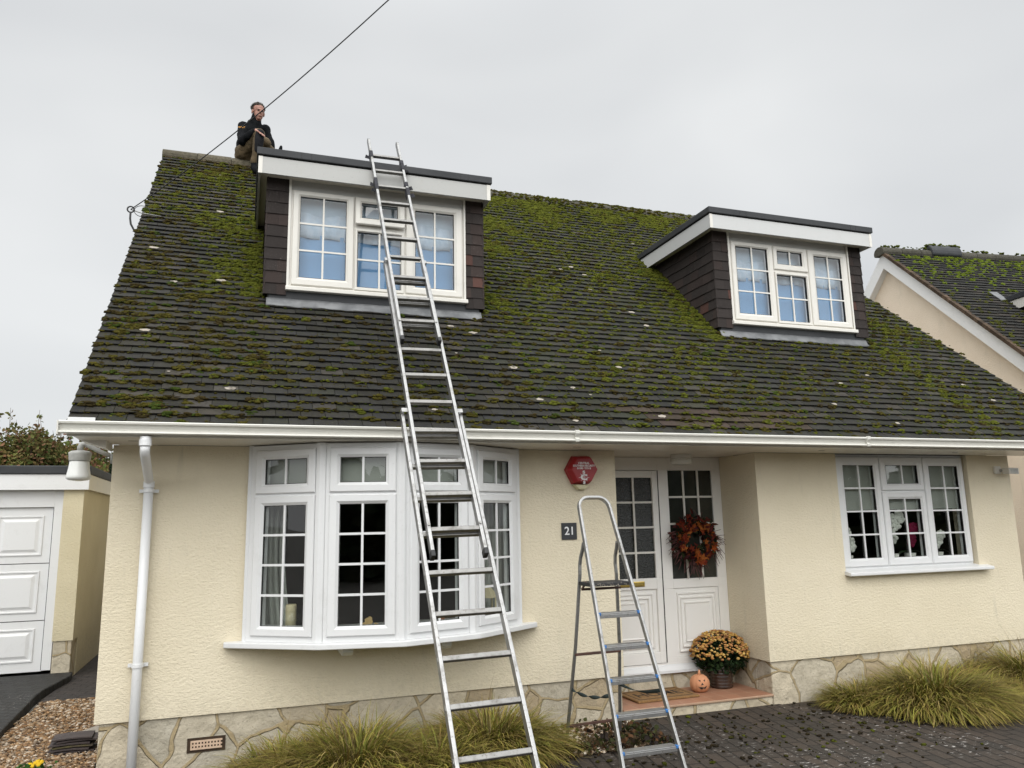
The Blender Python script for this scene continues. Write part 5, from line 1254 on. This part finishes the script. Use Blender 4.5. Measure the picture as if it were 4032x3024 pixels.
for k in range(13):
    a = k*6.283/13+.2; L = .9; prev = None
    for i in range(16):
        t = i/15; c = np.array([-1.02+L*t*math.cos(a), 9.9+L*t*math.sin(a), 2.05+.62*t-.75*t*t])
        if prev is not None:
            d = c-prev; sd_ = np.cross(d, (0, 0, 1)); sd_ /= np.linalg.norm(sd_)
            for sg in (-1, 1): tip = c+sd_*sg*.26*math.sin(math.pi*min(1, t*.9+.1))+d*2-np.array([0, 0, .10]); pv.add([c-d*.35, c+d*.1, tip], [(0, 1, 2)])
        prev = c
build('fronds', pv, noisy('frond', (.10, .14, .07), (.16, .20, .11), 6, .6), pm_)
pa = thing('pansy', (-.42, .30, GZ), 'small yellow pansy growing at the gravel edge, at the bottom', 'flower')
n = 260; P = np.c_[-.42+nr.normal(0, .05, n), .30+nr.normal(0, .05, n), GZ+.01+.06*nr.random(n)]
leaves('foliage', P, .02+.02*nr.random(n), M['leaf'], pa, pick([(.03, .09, .015), (.05, .12, .02)], n), .6)
P = np.array([(-.40, .30, GZ+.085), (-.375, .29, GZ+.08), (-.385, .31, GZ+.095), (-.41, .28, GZ+.075), (-.36, .30, GZ+.09), (-.43, .31, GZ+.08)]); lumps('flowers', P, np.full(6, .016), (0, -.7, .7), M['petal'], pa, np.tile([.62, .40, .02], (6, 1)), ICO1, 6, .3, .45)
# spare roof tiles stacked on the gravel
def spare(i, z, dx, dy, rot, c, label):
    o = thing('roof_tile', (-.26+dx, .86+dy, z), label, 'tile', 'spare roof tiles stacked by the house corner')
    ca, sa = math.cos(rot), math.sin(rot)
    V = np.array([(-.14, -.09), (.14, -.09), (.14, .09), (-.14, .09)]); m = MB()
    n = 8; vs = []
    for h in (0, .013):
        for yy in (-.10, .10):
            for k in range(n+1): u = -.14+.28*k/n; q = (.006*(1-(u/.14)**2)); x, y = u*ca-yy*sa, u*sa+yy*ca; vs.append((-.26+dx+x, .86+dy+y, z+h+q))
    w = n+1; fs = []
    for k in range(n): fs += [(k, k+1, w+k+1, w+k), (2*w+k, 3*w+k, 3*w+k+1, 2*w+k+1), (k, 2*w+k, 2*w+k+1, k+1), (w+k, w+k+1, 3*w+k+1, 3*w+k)]
    fs += [(0, w, 3*w, 2*w), (n, 2*w+n, 3*w+n, w+n)]
    build('tile_body', MB().add(vs, fs), c, o, bevel=.002)
dt1 = noisy('dark_clay', (.040, .030, .029), (.06, .045, .042), 12, .7, 50, .3, .003); dt2 = noisy('mossy_clay', (.14, .12, .05), (.07, .055, .04), 10, .85, 50, .4, .004)
for i, (z, dx, dy, rt_, c, lab) in enumerate([(GZ+.014, .02, .01, .05, dt1, 'lowest dark tile of the stack by the house corner'), (GZ+.034, -.01, 0, -.03, dt1, 'second dark tile from the bottom of the stack'), (GZ+.054, .01, .01, .02, dt2, 'mossy tan edged tile in the middle of the stack'), (GZ+.074, -.015, .0, .06, dt1, 'dark tile just above the mossy one in the stack'), (GZ+.094, .03, .012, .1, dt1, 'dark tile just below the topmost of the stack'), (GZ+.114, .0, .0, .05, dt1, 'topmost dark roof tile of the stack')]): spare(i, z, dx, dy, rt_, c, lab)
tag(build('stone_slab', MB().prism([(-.30, 1.20), (-.04, 1.16), (-.03, 1.42), (-.20, 1.46), (-.27, 1.34)], GZ+.012, GZ+.06, lambda u, v, w: (u, v, w)), M['lichen'], None, bevel=.012), 'flat buff stone slab on the gravel behind the tile stack', 'stone')
# hedge across the road: seen only as dark shapes in the window glass
hd = thing('hedge', (2, -19, GZ), 'tall dark hedge across the road, reflected in the windows', 'hedge')
n = 14000; hx = nr.uniform(-25, 32, n); P = np.c_[hx, -19+nr.normal(0, .5, n), GZ+(3.1+.9*np.sin(hx*.9)+.8*np.sin(hx*2.3+1))*nr.random(n)**.8+.5*nr.random(n)]
leaves('foliage', P, .35+.4*nr.random(n), M['leaf'], hd, pick([(.02, .04, .014), (.03, .05, .018), (.05, .06, .02)], n), .7)
build('branches', MB().box(-25, 32, -19.3, -18.9, GZ, GZ+1.7), noisy('hedge_core', (.012, .02, .008), (.02, .03, .012), 3, .95), hd)

# ------------------------------------------------------------------ PERSON on the ridge
def skin_mesh(name, chains, mat, parent, voxel, extra=None, smooth_it=6, fold=0):
    """limbs as tapered capsules along joint chains (x, y, z, radius), fused into one continuous surface"""
    L = root_loc(parent); m = MB(); bv, bf = ICO2
    for ch in chains:
        P = [np.array(p[:3]) for p in ch]; rs = [p[3] for p in ch]
        if len(P) > 1: m.tube(P, rs, 18)
        for p, r in zip(P, rs): m.add([p+v*r for v in bv], [tuple(f) for f in bf])
    if extra is not None: m.add(extra.v, extra.f)
    me = bpy.data.meshes.new(name); me.from_pydata([tuple(np.array(v)-L) for v in m.v], [], m.f); me.update()
    o = link(name, me, None); r = o.modifiers.new('remesh', 'REMESH'); r.mode = 'VOXEL'; r.voxel_size = voxel; r.use_smooth_shade = True
    s = o.modifiers.new('smooth', 'SMOOTH'); s.iterations = smooth_it; s.factor = .5
    bpy.context.view_layer.update(); dg = bpy.context.evaluated_depsgraph_get(); m2 = bpy.data.meshes.new_from_object(o.evaluated_get(dg)); bpy.data.objects.remove(o)
    if fold:
        from mathutils import noise as mn
        for v in m2.vertices:
            p = v.co; k = mn.noise(p*11)+.6*mn.noise(Vector((p.x*26, p.y*26, p.z*9))); v.co = p+v.normal*k*fold
    m2.materials.clear(); m2.materials.append(mat); m2.name = name
    for p in m2.polygons: p.use_smooth = True
    return link(name, m2, parent)
def person():
    p = thing('person', (.80, 3.72, 6.11), 'man in black jacket and khaki work trousers sitting on the roof ridge', 'person')
    pel = (.770, 3.69, 6.185); bel = (.785, 3.69, 6.32); che = (.835, 3.655, 6.46); neck = (.875, 3.61, 6.585); jaw = (.900, 3.575, 6.655)
    rsh = (.735, 3.60, 6.515); rel = (.727, 3.43, 6.225); rwr = (.885, 3.30, 6.335); lsh = (1.000, 3.68, 6.555); lel = (1.065, 3.66, 6.40); lwr = (1.112, 3.68, 6.20); lha = (1.125, 3.68, 6.13)
    rhip = (.745, 3.61, 6.165); rkn = (.935, 3.31, 6.300); ran = (.895, 3.395, 5.915); lhip = (.84, 3.68, 6.17); lkn = (1.01, 3.46, 6.27); lan = (1.155, 3.66, 6.16)
    hc = np.array([.910, 3.560, 6.730]); fdir = np.array([.30, -.92, -.20]); fdir /= np.linalg.norm(fdir); rt = np.cross(fdir, (0, 0, 1)); rt /= np.linalg.norm(rt); up = np.cross(rt, fdir)
    ex = MB(); bv, bf = ICO2                 # skull, jaw, nose, ears, brow as one closed surface after remeshing
    def blob(c, sx, sy, sz): ex.add([hc+rt*(c[0]+v[0]*sx)+fdir*(c[1]+v[1]*sy)+up*(c[2]+v[2]*sz) for v in bv], [tuple(f) for f in bf])
    blob((0, -.012, .035), .074, .092, .082); blob((0, .022, -.035), .058, .066, .078); blob((0, .05, -.085), .030, .03, .024)
    blob((0, .090, -.012), .012, .018, .024); blob((0, .080, .022), .046, .014, .010); blob((-.078, -.01, -.005), .010, .02, .032); blob((.078, -.01, -.005), .010, .02, .032)
    blob((0, .078, -.056), .024, .012, .006); blob((0, .076, -.066), .021, .012, .006)
    hd_ = np.array([.985-.885, 3.20-3.30, 6.25-6.335]); hd_ /= np.linalg.norm(hd_)
    kn = np.array(rwr)+hd_*.085; lat_ = np.cross(hd_, (0, 0, 1)); lat_ /= np.linalg.norm(lat_); dn = np.array([.25, -.35, -.9]); dn /= np.linalg.norm(dn)
    palm = tuple(np.array(rwr)+hd_*.045); chains = [[(*pel, .10), (*bel, .10), (*che, .11), (*neck, .058), (*jaw, .052)],
        [(*che, .11), (*rsh, .055), (*rel, .040), (*rwr, .027), (*palm, .028)], [(*che, .11), (*lsh, .055), (*lel, .040), (*lwr, .027), (*lha, .034)],
        [(*pel, .10), (*rhip, .075), (*rkn, .055), (*ran, .038)], [(*pel, .10), (*lhip, .075), (*lkn, .055), (*lan, .038)]]
    for i, (o_, L1) in enumerate(((-.036, .075), (-.012, .090), (.013, .085), (.036, .066))):
        a = kn+lat_*o_; b = a+hd_*L1*.45+dn*L1*.12; c = b+hd_*L1*.25+dn*L1*.35; chains.append([(*palm, .028), (*a, .010), (*b, .009), (*c, .007)])
    th = np.array(palm)+lat_*(-.036); chains.append([(*palm, .028), (*th, .011), (*(th+hd_*.035+dn*.02), .009), (*(th+hd_*.055+dn*.045), .008)])
    for i, o_ in enumerate((-.028, -.009, .010, .028)): a = np.array(lha)+np.array([.035, -.01, -.03])+np.array([0, o_, 0]); chains.append([(*lha, .034), (*a, .010), (*(a+np.array([.035, 0, -.03])), .008)])
    chains.append([(*lha, .034), (*(np.array(lha)+np.array([.0, -.045, -.02])), .010), (*(np.array(lha)+np.array([.02, -.06, -.04])), .008)])
    body = skin_mesh('body', chains, M['skin'], p, .0055, ex, 3)
    J = [[(.775, 3.69, 6.205, .135), (*bel, .135), (*che, .138), (.868, 3.62, 6.575, .092), (.885, 3.595, 6.640, .070), (.893, 3.585, 6.668, .066)],
         [(*che, .138), (*rsh, .075), (.722, 3.51, 6.36, .064), (*rel, .058), (.80, 3.365, 6.28, .050), (.872, 3.308, 6.328, .040)],
         [(*che, .138), (*lsh, .075), (*lel, .060), (*lwr, .044)]]
    jk = skin_mesh('jacket', J, M['jacket'], p, .008, None, 3, .013)
    T_ = [[(.770, 3.69, 6.17, .135), (*rhip, .105), (.84, 3.46, 6.235, .092), (*rkn, .074), (.918, 3.35, 6.10, .062), (.897, 3.39, 5.955, .055)], [(.770, 3.69, 6.17, .135), (*lhip, .10), (*lkn, .072), (1.09, 3.57, 6.21, .058), (*lan, .048)]]
    skin_mesh('trousers', T_, M['trouser'], p, .008, None, 3, .014)
    skin_mesh('knee_panel', [[(.938, 3.275, 6.292, .056), (.936, 3.285, 6.20, .058), (.925, 3.320, 6.08, .050)]], M['kneepad'], p, .010, None, 3)
    skin_mesh('boot', [[(.893, 3.40, 5.93, .050), (.893, 3.385, 5.86, .045), (.925, 3.335, 5.80, .040), (.955, 3.295, 5.79, .032)]], M['jacket'], p, .010, None, 3)
    skin_mesh('boot', [[(1.155, 3.66, 6.17, .048), (1.19, 3.68, 6.165, .045), (1.20, 3.68, 6.26, .036), (1.215, 3.67, 6.345, .020)]], M['jacket'], p, .010, None, 3)
    hm = MB(); hb, hf = ICO2
    hv = [hc+rt*v[0]*.083+fdir*(-.020+v[1]*.098)+up*(.046+v[2]*.082)*1.0 for v in hb]; keep = []
    for f in hf:
        c = np.mean([hb[i] for i in f], axis=0)
        if not (c[1] > .28 and c[2] < .52) and not (c[2] < -.55): keep.append(tuple(f))
    hm.add([v+nr.normal(0, .004, 3) for v in hv], keep)
    for k in range(900):
        d = nr.normal(size=3); d[2] = abs(d[2])*.9-.1; d /= np.linalg.norm(d)
        if d[1] > .35 and d[2] < .55: continue
        a = hc+rt*d[0]*.082+fdir*(-.02+d[1]*.096)+up*(.046+d[2]*.081); w = np.cross(d, nr.normal(size=3)); w /= np.linalg.norm(w); e = rt*d[0]+fdir*d[1]+up*d[2]; L = rnd.uniform(.010, .028)
        tp = a+e*L*.55+up*L*.25+rt*(-.004 if d[0] < 0 else .010)*rnd.random()+fdir*-.015+np.array([0, 0, .008]); hm.add([a-w*.006, a+w*.006, tp], [(0, 1, 2)])
    build('hair', hm, M['hair'], p, True)
    for s in (-1, 1):
        c = hc+rt*s*.030+fdir*.080+up*.005; e_ = MB(); e_.add([c+rt*v[0]*.012+fdir*v[1]*.008+up*v[2]*.007 for v in ICO1[0]], [tuple(f) for f in ICO1[1]]); build('eye', e_, M['black'], p, True)
    e_ = MB(); c = hc+fdir*.0895-up*.061; e_.add([c+rt*v[0]*.022+fdir*v[1]*.004+up*v[2]*.0025 for v in ICO1[0]], [tuple(f) for f in ICO1[1]]); build('mouth', e_, noisy('lip', (.20, .07, .06), (.16, .05, .05), 20, .6), p, True)
    nx = np.array([-.45, -.85, .25]); nx /= np.linalg.norm(nx); ax_ = np.cross((0, 0, 1), nx); ax_ /= np.linalg.norm(ax_); ay_ = np.cross(nx, ax_)
    c = np.array([.742, 3.535, 6.43])+nx*.066
    Mx = Matrix((tuple(ax_), tuple(ay_), tuple(nx))).transposed().to_4x4(); Mx.translation = Vector(c); text('sleeve_print', 'WALT', .034, M['orange_print'], p, Mx @ Matrix.Rotation(R(-12), 4, 'Z'), .002)
person()
